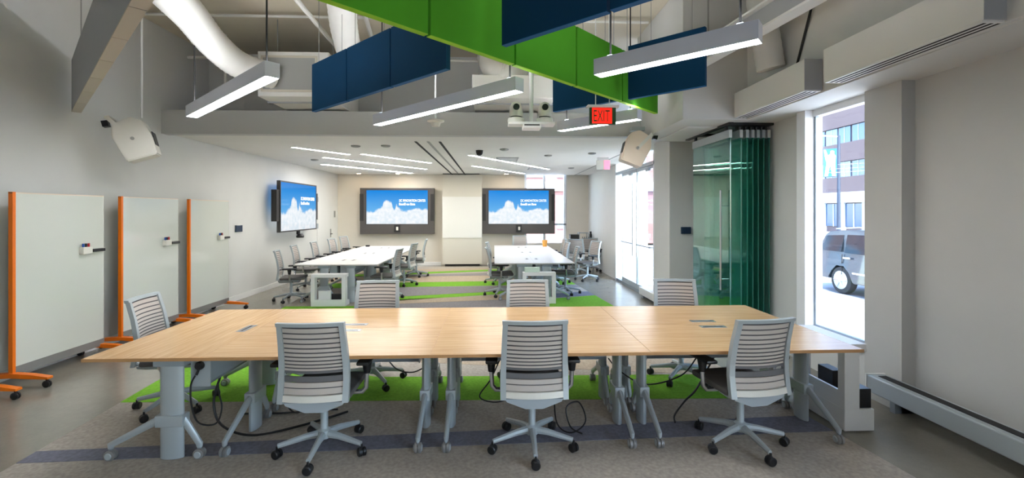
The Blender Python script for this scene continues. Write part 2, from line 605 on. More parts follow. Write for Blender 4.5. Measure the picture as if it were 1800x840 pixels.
band('c_tan', 8.36, 9.22, 8.75, 9.75, x0=-2.15, x1=0.85)
band('c_green', 8.5, 10.1, 9.0, 10.3, x0=-2.15, x1=0.85)
band('c_gray', 9.02, 10.32, 10.4, 10.6, x0=-2.15)
band('c_green', 10.42, 10.7, 11.1, 11.35)
band('c_tan', 11.12, 11.37, 12.1, 12.4)
band('c_gray', 12.12, 12.42, 12.35, 13.1)
band('c_green', 12.37, 13.8, 12.8, 14.0, x1=0.3)
band('c_tan', 12.85, 14.02, 13.6, 14.2, x1=0.3)

# ------------------------------------------------------------------ doors in the left wall
d1 = struct(bx('door_1', (-5.0, -4.985, 13.1, 14.25, 0.02, 2.3), 'wall'))
for z in (0.4, 1.25, 2.0):
    bx('hinge', (-4.985, -4.965, 13.04, 13.1, z, z + 0.14), 'silver_d', d1)
tb('door_handle', [(-4.98, 14.12, 1.05), (-4.93, 14.12, 1.05), (-4.93, 13.98, 1.05)], 0.012, 'black', d1)
bx('lock_plate', (-4.985, -4.975, 14.08, 14.16, 0.95, 1.2), 'grille', d1)

# ------------------------------------------------------------------ street window (right) and far window
w1 = struct(bx('window_1', (3.58, 3.592, 4.14, 4.95, 0.46, 2.85), 'glass_w'))
bx('window_jamb', (3.46, 3.66, 4.93, 5.07, 0.40, 2.85), 'frame_white', w1)
bx('window_jamb', (3.5, 3.66, 5.07, 5.1, 0.40, 2.85), 'silver_d', w1)
bx('window_sill', (3.46, 3.66, 4.14, 4.93, 0.40, 0.455), 'frame_white', w1)
bx('window_head', (3.55, 3.64, 4.14, 4.93, 2.78, 2.85), 'frame_white', w1)
bx('window_bead', (3.565, 3.61, 4.14, 4.93, 0.455, 0.48), 'silver_d', w1)
bx('window_bead', (3.565, 3.61, 4.905, 4.93, 0.48, 2.78), 'silver_d', w1)
w4 = struct(bx('window_added', (3.65, 3.662, -3.36, -0.34, 0.47, 2.81), 'glass_w'))  # out of view behind the camera; added for daylight on near chairs and tables
for y in (-3.4, -1.87, -0.36):
    bx('window_mullion', (3.62, 3.7, y, y + 0.06, 0.43, 2.85), 'frame_white', w4)
bx('window_sill', (3.56, 3.7, -3.4, -0.3, 0.43, 0.47), 'frame_white', w4)
w2 = struct(bx('window_2', (1.02, 2.36, YB + 0.08, YB + 0.09, 0.72, 2.98), 'glass_w'))
for x in (1.0, 1.62, 2.3):
    bx('window_mullion', (x, x + 0.07, YB + 0.05, YB + 0.13, 0.7, 3.0), 'frame_white', w2)
bx('window_rail', (1.0, 2.37, YB + 0.05, YB + 0.13, 1.28, 1.34), 'frame_white', w2)

# ------------------------------------------------------------------ glass storefront with double doors
def storefront():
    X = 3.12
    s = struct(bx('window_3', (X, X + 0.01, 8.62, 11.36, 2.70, 2.90), 'glass'))
    bx('header_rail', (X - 0.05, X + 0.06, 8.6, 11.4, 2.64, 2.71), 'silver', s)
    for y in (8.6, 11.34):
        bx('frame_post', (X - 0.05, X + 0.06, y, y + 0.06, 0, 2.92), 'frame_white', s)
    bx('sidelight', (X, X + 0.01, 10.92, 11.34, 0.06, 2.64), 'glass', s)
    bx('sill_rail', (X - 0.04, X + 0.05, 8.66, 11.34, 0.0, 0.06), 'silver_d', s)
    for i, (a, b) in enumerate(((8.66, 9.78), (9.8, 10.9))):
        d = struct(bx('door_%d' % (i + 2), (X, X + 0.012, a + 0.01, b - 0.01, 0.07, 2.62), 'glass'))
        bx('door_stile', (X - 0.012, X + 0.024, a, a + 0.02, 0.06, 2.63), 'silver', d)
        bx('door_stile', (X - 0.012, X + 0.024, b - 0.02, b, 0.06, 2.63), 'silver', d)
        bx('bottom_rail', (X - 0.02, X + 0.03, a, b, 0.06, 0.16), 'silver', d)
        bx('top_rail', (X - 0.02, X + 0.03, a, b, 2.58, 2.64), 'silver', d)
        h = tb('push_bar', [(X - 0.07, a + 0.12, 1.02), (X - 0.07, b - 0.12, 1.02)], 0.014, 'steel', d)
        hy = b - 0.14 if i == 0 else a + 0.14
        tb('pull_handle', [(X - 0.06, hy, 0.75), (X - 0.06, hy, 2.35)], 0.014, 'steel', d)
        for q in (a + 0.12, b - 0.12):
            tb('bar_mount', [(X, q, 1.02), (X - 0.07, q, 1.02)], 0.01, 'steel', d, 6)
        bx('closer', (X - 0.05, X - 0.012, a + 0.25, a + 0.45, 2.54, 2.6), 'silver_d', d)
storefront()

# ------------------------------------------------------------------ folding glass partition parked against the niche
def partition():
    xs = [2.98, 3.12, 3.2, 3.27, 3.34, 3.41, 3.48]
    for i, x in enumerate(xs):
        nm = 'glass_door_leaf' if i == 0 else 'glass_leaf'
        lab = ('green glass door leaf with long steel pull bars at the niche' if i == 0 else
               'parked green glass leaf, %s behind the door leaf with pull bars' % ['', 'first', 'second', 'third', 'fourth', 'fifth', 'last'][i])
        t = thing(nm, lab, 'glass door' if i == 0 else 'glass panel', (x, 5.62, 0), 0, 'folding glass partition leaves')
        y1 = 1.06 if i == 0 else 1.0
        bx('pane', (-0.006, 0.006, 0.006, y1, 0.1, 2.66), 'glass_d' if i == 0 else 'glass_g', t)
        bx('pane_edge', (-0.007, 0.007, 0.0, 0.006, 0.1, 2.66), 'glass_edge', t)
        bx('top_clamp', (-0.02, 0.02, 0.0, y1, 2.66, 2.76), 'silver', t)
        bx('bottom_clamp', (-0.02, 0.02, 0.0, y1, 0.012, 0.1), 'silver', t)
        for q in (0.08, y1 - 0.1):
            bx('hanger', (-0.012, 0.012, q, q + 0.05, 2.76, 2.815), 'black', t)
        if i == 0:
            for s in (-1, 1):
                p = tb('pull_bar', [(s * 0.065, 0.12, 0.72), (s * 0.065, 0.12, 2.0)], 0.014, 'chrome', t)
                for z in (0.86, 1.8):
                    tb('bar_mount', [(0, 0.12, z), (s * 0.065, 0.12, z)], 0.01, 'chrome', p, 6)
    # overhead track
    tr = thing('ceiling_track', 'black slotted sliding track under the soffit above the glass leaves', 'track', (2.98, 5.6, 2.85))
    bx('track_channel', (-0.03, 0.03, 0.0, 1.3, -0.03, 0.0), 'black', tr)
    bx('parking_channel', (0.03, 0.56, 0.02, 0.14, -0.03, 0.0), 'black', tr)
    bx('parking_channel', (0.03, 0.56, 0.86, 0.98, -0.03, 0.0), 'black', tr)
partition()

# ------------------------------------------------------------------ flip-top tables
TL, TW = 1.55, 0.775
def caster_bm(x, y, r=0.036, w=0.03, face='x'):
    bm_ = bmesh.new()
    lathe(bm_, [(r * 0.8, -w), (r, -w * 0.8), (r, -0.005), (r * .75, -.002), (r * .75, .002), (r, 0.005), (r, w * 0.8), (r * 0.8, w)], 14, (x, y, r), face)
    return bm_

def make_table(top_m, edge_m, name, label, group):
    t = thing(name, label, 'table', group=group)
    bm_ = bmesh.new()
    box(bm_, -TL / 2, TL / 2, -TW / 2, TW / 2, 0.711, 0.735, 0.002)
    top = link('tabletop', bm_, top_m, t)
    bm_ = bmesh.new()       # edge banding, four strips proud by half a millimetre
    e = 0.0008
    for b in ((-TL / 2 - e, TL / 2 + e, -TW / 2 - e, -TW / 2 + .002), (-TL / 2 - e, TL / 2 + e, TW / 2 - .002, TW / 2 + e),
              (-TL / 2 - e, -TL / 2 + .002, -TW / 2, TW / 2), (TL / 2 - .002, TL / 2 + e, -TW / 2, TW / 2)):
        box(bm_, *b, 0.7125, 0.7335)
    link('edge_band', bm_, edge_m, top)
    # power slot
    g = bx('power_slot', (-0.11, 0.11, 0.255, 0.325, 0.7352, 0.7368), 'steel', t)
    bx('slot_opening', (-0.085, 0.085, 0.282, 0.298, 0.7366, 0.7376), 'dark', g)
    # ribbed cable trough slung under the top
    bm_ = bmesh.new()
    n = 16
    prof = []
    for i in range(n + 1):
        z = 0.71 - 0.2 * i / n
        prof.append((0.225 + (0.006 if i % 2 else 0.0), z))
    prof += [(0.25, 0.48), (0.33, 0.48), (0.355, 0.51), (0.355, 0.71)]
    prism(bm_, prof, -0.6, 0.6, 'yz')
    tr = link('cable_trough', bm_, 'silver_d', t)
    bx('trough_end', (-0.608, -0.6, 0.222, 0.358, 0.478, 0.708), 'silver', tr)
    bx('trough_end', (0.6, 0.608, 0.222, 0.358, 0.478, 0.708), 'silver', tr)
    bx('rail', (-0.62, 0.62, 0.09, 0.15, 0.672, 0.711), 'silver_d', t)
    for sx in (-1, 1):
        x = sx * (TL / 2 - 0.1)
        bm_ = bmesh.new()
        tube(bm_, [(x, 0.14, 0.012), (x, 0.14, 0.70)], 0.08, 18, sx=0.42, sy=1.0, up=(0, 1, 0))
        leg = link('leg', bm_, 'silver', t, True)
        bm_ = bmesh.new()
        box(bm_, x - 0.04, x + 0.04, 0.035, 0.245, 0.655, 0.711, 0.004)
        link('top_bracket', bm_, 'silver_d', leg)
        bm_ = bmesh.new()
        box(bm_, x - 0.04, x + 0.04, 0.045, 0.235, 0.235, 0.315, 0.006)
        link('collar', bm_, 'silver', leg)
        for ya, yb in ((0.065, -0.275), (0.215, 0.325)):
            bm_ = bmesh.new()
            tube(bm_, [(x, ya, 0.275), (x, ya + (yb - ya) * 0.12, 0.262), (x, yb, 0.105), (x, yb, 0.082)], 0.032, 10, r1=0.019, sx=0.8)
            link('foot', bm_, 'silver', leg, True)
            link('caster', caster_bm(x, yb, 0.036, 0.026), 'grey_rail', leg, True)
            bm_ = bmesh.new()
            lathe(bm_, [(0.02, -0.031), (0.024, -0.027), (0.024, 0.027), (0.02, 0.031)], 12, (x, yb, 0.036), 'x')
            link('caster_hub', bm_, 'silver', leg, True)
            bm_ = bmesh.new()
            box(bm_, x - 0.007, x + 0.007, yb - 0.012, yb + 0.012, 0.072, 0.09)
            link('caster_stem', bm_, 'silver_d', leg)
    return t

X0 = -2.77
XL = [X0 + TW + TL * (i + 0.5) + 0.002 * (i + 1) for i in range(3)]
YF, YR = 3.17 + TW / 2, 3.17 + TW * 1.5 + 0.002
GT = 'oak topped flip tables pushed into one block'
wt = make_table('wood', 'wood_edge', 'folding_table', 'oak topped wheeled table set crosswise at the left end of the block', GT)
index_kids(wt)
wt.location = (X0 + TW / 2, 3.17 + TL / 2, 0)
wt.rotation_euler = (0, 0, -PI / 2)
names = ['left', 'middle', 'right']
where = [('beside the crosswise end table', 'between its two neighbours'), ]
for i in range(3):
    dup(wt, 'oak topped wheeled table, %s of the three in the front row' % names[i], (XL[i], YF, 0), 0, GT)
    dup(wt, 'oak topped wheeled table, %s of the three in the second row' % names[i], (XL[i], YR, 0), PI, GT)
GW = 'white topped tables in the far half'
wh = make_table('lam', 'lam_edge', 'white_table', '', GW)
index_kids(wh)
first = True
for nm, xc, y0 in (('left', -2.96, 8.65), ('right', 0.79, 8.75)):
    for k in range(3):
        for side in (-1, 1):
            lab = 'white topped table in the %s far block, %s pair, %s half' % (nm, ('nearest', 'middle', 'farthest')[k], 'left' if side < 0 else 'right')
            loc = (xc + side * (TW / 2 + 0.001), y0 + TL * (k + 0.5) + 0.003 * k, 0)
            rz = -PI / 2 if side < 0 else PI / 2
            if first:
                wh.location = loc; wh.rotation_euler = (0, 0, rz); wh['label'] = lab; first = False
            else:
                dup(wh, lab, loc, rz, GW)

# ------------------------------------------------------------------ task chair
def rail_y(z):
    pts = [(0.44, -0.215), (0.55, -0.19), (0.65, -0.188), (0.8, -0.212), (0.98, -0.262)]
    for (a, ya), (b, yb) in zip(pts, pts[1:]):
        if z <= b:
            t = max(0, (z - a) / (b - a))
            return ya + (yb - ya) * t
    return pts[-1][1]

def strip(z0, z1, half, bow, th, n=10):
    """one curved horizontal band of the backrest"""
    bm_ = bmesh.new()
    rows = []
    for i in range(n + 1):
        u = -1 + 2 * i / n
        x = u * half
        dy = -bow * (1 - u * u)
        rows.append([bm_.verts.new((x, rail_y(z) + dy + o_, z)) for z, o_ in ((z0, -th / 2), (z1, -th / 2), (z1, th / 2), (z0, th / 2))])
    for a, b in zip(rows, rows[1:]):
        for j in range(4):
            bm_.faces.new((a[j], a[(j + 1) % 4], b[(j + 1) % 4], b[j]))
    bm_.faces.new(rows[0]); bm_.faces.new(rows[-1][::-1])
    return bm_

def make_chair():
    t = thing('task_chair', '', 'chair')
    for k in range(5):
        a = -PI / 2 + k * 2 * PI / 5
        ca, sa = math.cos(a), math.sin(a)
        bm_ = bmesh.new()
        tube(bm_, [(0.02 * ca, 0.02 * sa, 0.125), (0.12 * ca, 0.12 * sa, 0.118), (0.30 * ca, 0.30 * sa, 0.085)], 0.032, 8, r1=0.018, sx=0.85, sy=0.95)
        lg = link('base_leg', bm_, 'cframe', t, True)
        bm_ = caster_bm(0, 0, 0.031, 0.028, 'x')
        box(bm_, -0.006, 0.006, -0.006, 0.006, 0.055, 0.082)
        bmesh.ops.transform(bm_, matrix=Matrix.Translation((0.305 * ca, 0.305 * sa, 0)) @ Matrix.Rotation(a + 0.9 * (k % 3), 4, 'Z'), verts=bm_.verts[:])
        link('caster', bm_, 'black', lg, True)
    bm_ = bmesh.new()
    lathe(bm_, [(0.045, 0.095), (0.05, 0.11), (0.045, 0.15), (0.03, 0.16), (0.026, 0.165), (0.026, 0.36)], 14)
    link('gas_lift', bm_, 'cframe', t, True)
    bm_ = bmesh.new()
    prism(bm_, [(-0.2, 0.425), (-0.19, 0.405), (-0.06, 0.355), (0.06, 0.355), (0.19, 0.405), (0.2, 0.425)], -0.2, 0.16, 'xz')
    link('seat_shell', bm_, 'cshell', t)
    bm_ = bmesh.new()
    box(bm_, -0.235, 0.235, -0.17, 0.27, 0.425, 0.475, 0.02)
    link('seat', bm_, 'cseat', t, True)
    # back frame: two flat side rails, top bar and bottom bar
    fr = link('back_frame', strip(0.958, 0.982, 0.222, 0.03, 0.034), 'cframe', t)
    for s in (-1, 1):
        bm_ = bmesh.new()
        zs = [0.43, 0.5, 0.58, 0.66, 0.74, 0.82, 0.9, 0.965]
        rings = []
        for z in zs:
            w0, w1 = (0.196, 0.235) if z < 0.6 else (0.196 - 0.03 * (z - 0.6), 0.235 - 0.045 * (z - 0.6))
            y = rail_y(z)
            rings.append([bm_.verts.new(v) for v in ((s * w0, y - 0.018, z), (s * w1, y - 0.012, z), (s * w1, y + 0.022, z), (s * w0, y + 0.018, z))])
        for a, b in zip(rings, rings[1:]):
            for j in range(4):
                bm_.faces.new((a[j], a[(j + 1) % 4], b[(j + 1) % 4], b[j]))
        bm_.faces.new(rings[0]); bm_.faces.new(rings[-1][::-1])
        link('side_rail', bm_, 'cframe', fr)
    link('bottom_bar', strip(0.445, 0.485, 0.2, 0.03, 0.03), 'spk', fr)
    # alternating light bands and thin dark ribs
    z = 0.954
    hs = [0.034, 0.032, 0.030, 0.028, 0.025, 0.023, 0.021, 0.019, 0.018, 0.017]
    for i, h in enumerate(hs):
        half = 0.196 - 0.03 * (z - 0.6)
        link('dark_rib', strip(z - 0.010, z, half, 0.03, 0.006), 'cdark', fr)
        link('slat', strip(z - 0.008 - h * 0.92, z - 0.010, half, 0.032, 0.012), 'cfab', fr)
        z -= h * 0.92 + 0.008
    link('lumbar_band', strip(0.628, z - 0.002, 0.196, 0.03, 0.012), 'clumb', fr)
    link('lumbar_band', strip(0.572, 0.608, 0.196, 0.03, 0.012), 'clumb', fr)
    link('slat', strip(0.535, 0.566, 0.196, 0.03, 0.012), 'cfab', fr)
    link('dark_rib', strip(0.528, 0.535, 0.196, 0.03, 0.006), 'cdark', fr)
    link('slat', strip(0.492, 0.528, 0.196, 0.03, 0.012), 'cfab', fr)
    # links from seat to back
    for s in (-1, 1):
        tb('back_link', [(s * 0.16, 0.0, 0.40), (s * 0.2, -0.14, 0.42), (s * 0.212, -0.21, 0.47)], 0.016, 'cframe', t)
        ar = tb('arm_support', [(s * 0.17, 0.02, 0.405), (s * 0.265, 0.02, 0.41), (s * 0.292, 0.02, 0.44), (s * 0.298, 0.02, 0.57)], 0.017, 'chrome', t, 10)
        bm_ = bmesh.new()
        tube(bm_, [(s * 0.298, 0.02, 0.545), (s * 0.298, 0.02, 0.60), (s * 0.296, 0.02, 0.634)], 0.024, 10, r1=0.04)
        link('arm_bracket', bm_, 'black', ar, True)
        bm_ = bmesh.new()
        box(bm_, s * 0.295 - 0.045, s * 0.295 + 0.045, -0.10, 0.15, 0.63, 0.658, 0.012)
        link('arm_pad', bm_, 'black', ar, True)
    tb('height_lever', [(0.1, 0.05, 0.395), (0.23, 0.06, 0.39), (0.25, 0.06, 0.392)], 0.007, 'black', t, 6)
    return t

ch = make_chair()
index_kids(ch)
used = [False]
def chair(label, x, y, face, group):
    """face: heading of the sitter in degrees, 90 = away from the camera"""
    rz = R(face - 90)
    z = 0.0085 if Lx(y) < x < Rx(y) else 0.0
    if not used[0]:
        used[0] = True
        ch.location = (x, y, z); ch.rotation_euler = (0, 0, rz)
        ch['label'] = label; ch['group'] = group
        return ch
    return dup(ch, label, (x, y, z), rz, group)
G1 = 'task chairs around the oak table block'
chair('grey slatted task chair on the near side, left of the three', -1.22, 3.33, 91, G1)
chair('grey slatted task chair on the near side, middle of the three', 0.28, 3.33, 90, G1)
chair('grey slatted task chair on the near side, right of the three', 1.83, 3.31, 98, G1)
chair('grey task chair facing the camera across the oak tables, left one', -1.22, 4.64, -88, G1)
chair('grey task chair facing the camera across the oak tables, middle one', 0.36, 4.62, -90, G1)
chair('grey task chair facing the camera across the oak tables, right one', 1.93, 4.62, -97, G1)
chair('grey task chair at the left end of the oak tables', -2.80, 4.13, 8, G1)
G2 = 'task chairs around the left white table block'
for i, (x, y, f) in enumerate(((-3.93, 9.0, 14), (-4.2, 10.35, 8), (-4.22, 11.5, 4), (-4.22, 12.7, -4), (-4.25, 13.75, -12))):
    chair('task chair by the left wall, %s from the near end of the white tables' % ('first', 'second', 'third', 'fourth', 'fifth')[i], x, y, f, G2)
for i, (x, y, f) in enumerate(((-2.12, 9.15, 176), (-2.1, 10.75, 172), (-2.06, 12.2, 186))):
    chair('task chair on the aisle side of left white tables, %s from the near end' % ('first', 'second', 'third')[i], x, y, f, G2)
G3 = 'task chairs around the right white table block'
for i, (x, y, f) in enumerate(((0.12, 9.35, 2), (0.1, 10.95, -4))):
    chair('task chair on the aisle side of right white tables, %s one' % ('nearer', 'farther')[i], x, y, f, G3)
for i, (x, y, f) in enumerate(((1.5, 9.5, 178), (1.52, 10.9, 184), (1.66, 12.25, 180))):
    chair('task chair on the window side of right white tables, %s one' % ('nearest', 'middle', 'farthest')[i], x, y, f, G3)
chair('task chair at the far end of the right white tables', 0.8, 13.78, -90, G3)
G4 = 'task chairs by the equipment desk'
for i, (x, y, f) in enumerate(((2.35, 12.55, 60), (2.35, 11.35, 200), (2.8, 13.1, 75))):
    chair('task chair near the equipment desk, %s' % ('turned towards the desk', 'nearest to the camera', 'right in front of the desk')[i], x, y, f, G4)

# ------------------------------------------------------------------ open white side units with equipment
def side_unit(label, loc, rz, H_, hb=0.17, hp=0.03):
    u = thing('equipment_stand', label, 'stand', loc, rz, 'open white equipment stands')
    W_, D_ = 0.62, 0.24
    bx('base_box', (-W_ / 2, W_ / 2, -D_ / 2, D_ / 2, 0.0, hb), 'white', u, 0.004)
    bx('back_panel', (-W_ / 2 + 0.07, W_ / 2 - 0.07, -D_ / 2, -D_ / 2 + 0.02, hb, hb + hp), 'white', u)
    bx('upright', (-W_ / 2, -W_ / 2 + 0.07, -D_ / 2, D_ / 2 - 0.12, hb, H_ - 0.06), 'white', u)
    bx('upright', (W_ / 2 - 0.07, W_ / 2, -D_ / 2, D_ / 2 - 0.12, hb, H_ - 0.06), 'white', u)
    bx('top_shelf', (-W_ / 2, W_ / 2, -D_ / 2, D_ / 2 - 0.06, H_ - 0.06, H_), 'white', u, 0.004)
    return u
def equip(name, label, b, m, cat='box'):
    return tag(bx(name, b, m, None, 0.004), label, cat)
CZ = 0.0085
side_unit('white open stand standing at the right end of the oak tables', (2.86, 3.76, CZ), -PI / 2, 0.68, 0.17, 0.13)
side_unit('white open stand in front of the left white tables', (-3.0, 8.49, CZ), 0, 0.58, 0.09)
side_unit('white open stand in front of the right white tables', (0.85, 8.58, CZ), 0, 0.58, 0.09)
BZ = CZ + 0.171
equip('power_box', 'black power box on the near end of the stand beside oak tables', (2.866, 2.972, 3.47, 3.64, BZ, BZ + 0.15), 'black')
equip('power_box', 'dark box at the middle of the stand beside the oak tables', (2.866, 2.96, 3.74, 3.92, BZ, BZ + 0.2), 'black_m')
equip('power_box', 'black equipment box in the stand at the left white tables', (-3.2, -2.8, 8.50, 8.58, CZ + 0.091, CZ + 0.2), 'black')
equip('paper_box', 'small white box in the stand at the left white tables', (-3.2, -2.98, 8.44, 8.49, CZ + 0.091, CZ + 0.27), 'white')
equip('storage_bin', 'pale green bin on top of the stand at the right white tables', (0.58, 0.86, 8.50, 8.60, CZ + 0.581, CZ + 0.67), 'mint')
equip('red_box', 'red box in the stand at the right white tables', (0.70, 1.0, 8.54, 8.62, CZ + 0.091, CZ + 0.26), 'red')

# ------------------------------------------------------------------ black cords under the tables
def cord(label, pts, r=0.006, group='black cords under the oak tables'):
    P = [Vector(p) for p in pts]
    out = []
    for i in range(len(P) - 1):
        p0, p1, p2, p3 = P[max(i - 1, 0)], P[i], P[i + 1], P[min(i + 2, len(P) - 1)]
        for k in range(7):
            t = k / 7
            out.append(0.5 * ((2 * p1) + (-p0 + p2) * t + (2 * p0 - 5 * p1 + 4 * p2 - p3) * t * t + (-p0 + 3 * p1 - 3 * p2 + p3) * t ** 3))
    out.append(P[-1])
    o = tb('loose_cable', out, r, 'cord', None, 6)
    return tag(o, label, 'cable', group)
FZ = 0.0155
plug = thing('wall_plug', 'round black plug on the trough of the left end table', 'plug', (-2.09, 3.333, 0.63))
bm = bmesh.new(); lathe(bm, [(0.024, -0.03), (0.03, -0.02), (0.03, 0.0)], 14, (0, 0, 0), 'y'); link('plug_body', bm, 'black', plug, True)
tb('strain_relief', [(0, -0.02, -0.02), (-0.01, -0.03, -0.06)], 0.009, 'black', plug)
cord('black cord looping from the round plug to the floor at left end', [(-2.10, 3.29, 0.57), (-2.13, 3.29, 0.5), (-2.13, 3.3, 0.35), (-2.1, 3.33, 0.22), (-2.0, 3.36, 0.2), (-1.97, 3.38, 0.3), (-2.0, 3.4, 0.40), (-2.02, 3.42, 0.468)])
cord('thick black cord trailing over carpet from the left end table', [(-2.12, 3.62, 0.45), (-2.17, 3.62, 0.25), (-2.1, 3.6, 0.08), (-1.85, 3.56, FZ), (-1.55, 3.7, FZ), (-1.25, 3.95, FZ)], 0.009)
cord('thin black cord curving along carpet behind the left column', [(-2.12, 3.94, FZ), (-2.05, 3.94, FZ), (-1.8, 3.94, FZ), (-1.55, 3.98, FZ), (-1.35, 4.0, FZ)], 0.008)
cord('black cord hanging beside the left near chair', [(-1.72, 3.86, 0.47), (-1.76, 3.84, 0.28), (-1.68, 3.80, 0.12), (-1.58, 3.75, 0.1), (-1.56, 3.7, 0.2)])
cord('black cord looped under the middle oak table', [(0.05, 3.86, 0.47), (-0.03, 3.86, 0.3), (-0.12, 3.86, 0.16), (0.02, 3.84, 0.12), (0.16, 3.84, 0.18), (0.2, 3.85, 0.34)])
cord('black cord coiled beside the middle near chair', [(0.52, 3.86, 0.47), (0.5, 3.75, 0.25), (0.5, 3.6, 0.05), (0.6, 3.5, FZ), (0.72, 3.55, 0.08), (0.68, 3.62, 0.2), (0.58, 3.62, 0.16), (0.6, 3.55, 0.04), (0.68, 3.48, FZ)])
cord('black cord sagging between the right oak tables', [(0.98, 3.86, 0.47), (1.08, 3.86, 0.36), (1.3, 3.84, 0.25), (1.6, 3.84, 0.32), (1.75, 3.86, 0.47)])
cord('black cord curling behind the right near chair', [(1.9, 3.86, 0.47), (1.75, 3.86, 0.2), (1.62, 3.8, 0.12), (1.5, 3.72, 0.04), (1.47, 3.64, FZ)], 0.008)
cord('thin cord hanging below the left back row table', [(-0.95, 4.02, 0.47), (-0.85, 4.02, 0.35), (-0.7, 4.02, 0.32), (-0.55, 4.02, 0.40)])

# ------------------------------------------------------------------ rolling whiteboards along the left wall
def whiteboard(label, y0, tray=True):
    t = thing('rolling_whiteboard', label, 'whiteboard', (-4.72, y0, 0), 0, 'rolling whiteboards along the left wall')
    W_ = 1.05
    p = bx('board_panel', (-0.012, 0.012, 0.03, W_ - 0.004, 0.2, 1.905), 'board', t)
    bx('top_edge', (-0.014, 0.014, 0.0, W_, 1.905, 1.917), 'spk2', t)
    bx('post', (-0.02, 0.02, 0.0, 0.03, 0.12, 1.92), 'orange', t)
    bx('end_strip', (-0.013, 0.013, W_ - 0.004, W_, 0.2, 1.905), 'spk', t)
    bx('bottom_rail', (-0.02, 0.02, 0.03, W_, 0.12, 0.2), 'grey_rail', t)
    for y in (0.015, W_ - 0.03):
        bm_ = bmesh.new()
        prism(bm_, [(-0.36, 0.085), (-0.36, 0.105), (-0.2, 0.13), (0, 0.145), (0.2, 0.13), (0.36, 0.105), (0.36, 0.085), (0.2, 0.09), (0, 0.1), (-0.2, 0.09)], y - 0.03, y + 0.03, 'xz')
        f = link('foot', bm_, 'orange', t)
        for x in (-0.23 if y0 < 20 else 0, 0.33):
            bm_ = caster_bm(x, y, 0.034, 0.02, 'y')
            box(bm_, x - 0.008, x + 0.008, y - 0.008, y + 0.008, 0.06, 0.1)
            link('caster', bm_, 'black', f, True)
    return t
boards = [('white glass board with orange post, nearest fully visible one', 4.64),
          ('white glass board with orange post, middle of the row', 5.94),
          ('white glass board with orange post, farthest by the grey wall panel', 7.23),
          ('white glass board mostly outside the frame at far left', 3.34)]
for lab, y in boards:
    whiteboard(lab, y)
for i, (lab, y) in enumerate(boards[:3]):
    yy_ = y + 0.78
    w = ('nearest', 'middle', 'farthest')[i]
    t = thing('marker_holder', 'clear marker holder stuck on the %s white board' % w, 'marker holder', (-4.706, yy_, 1.30), 0, 'marker holders')
    bx('holder_cup', (0.0, 0.05, -0.06, 0.06, -0.06, 0.02), 'spk', t, 0.004)
    for k, mm in enumerate(('blue', 'black', 'red')):
        mk = tb('marker', [(0.025, -0.035 + 0.035 * k, -0.02), (0.025, -0.035 + 0.035 * k, 0.06)], 0.011, mm, t)
    e = bx('board_eraser', (-4.705, -4.66, yy_ + 0.075, yy_ + 0.24, 1.255, 1.29), 'black', None, 0.006)
    tag(e, 'black eraser on the %s white board' % w, 'eraser', 'board erasers')

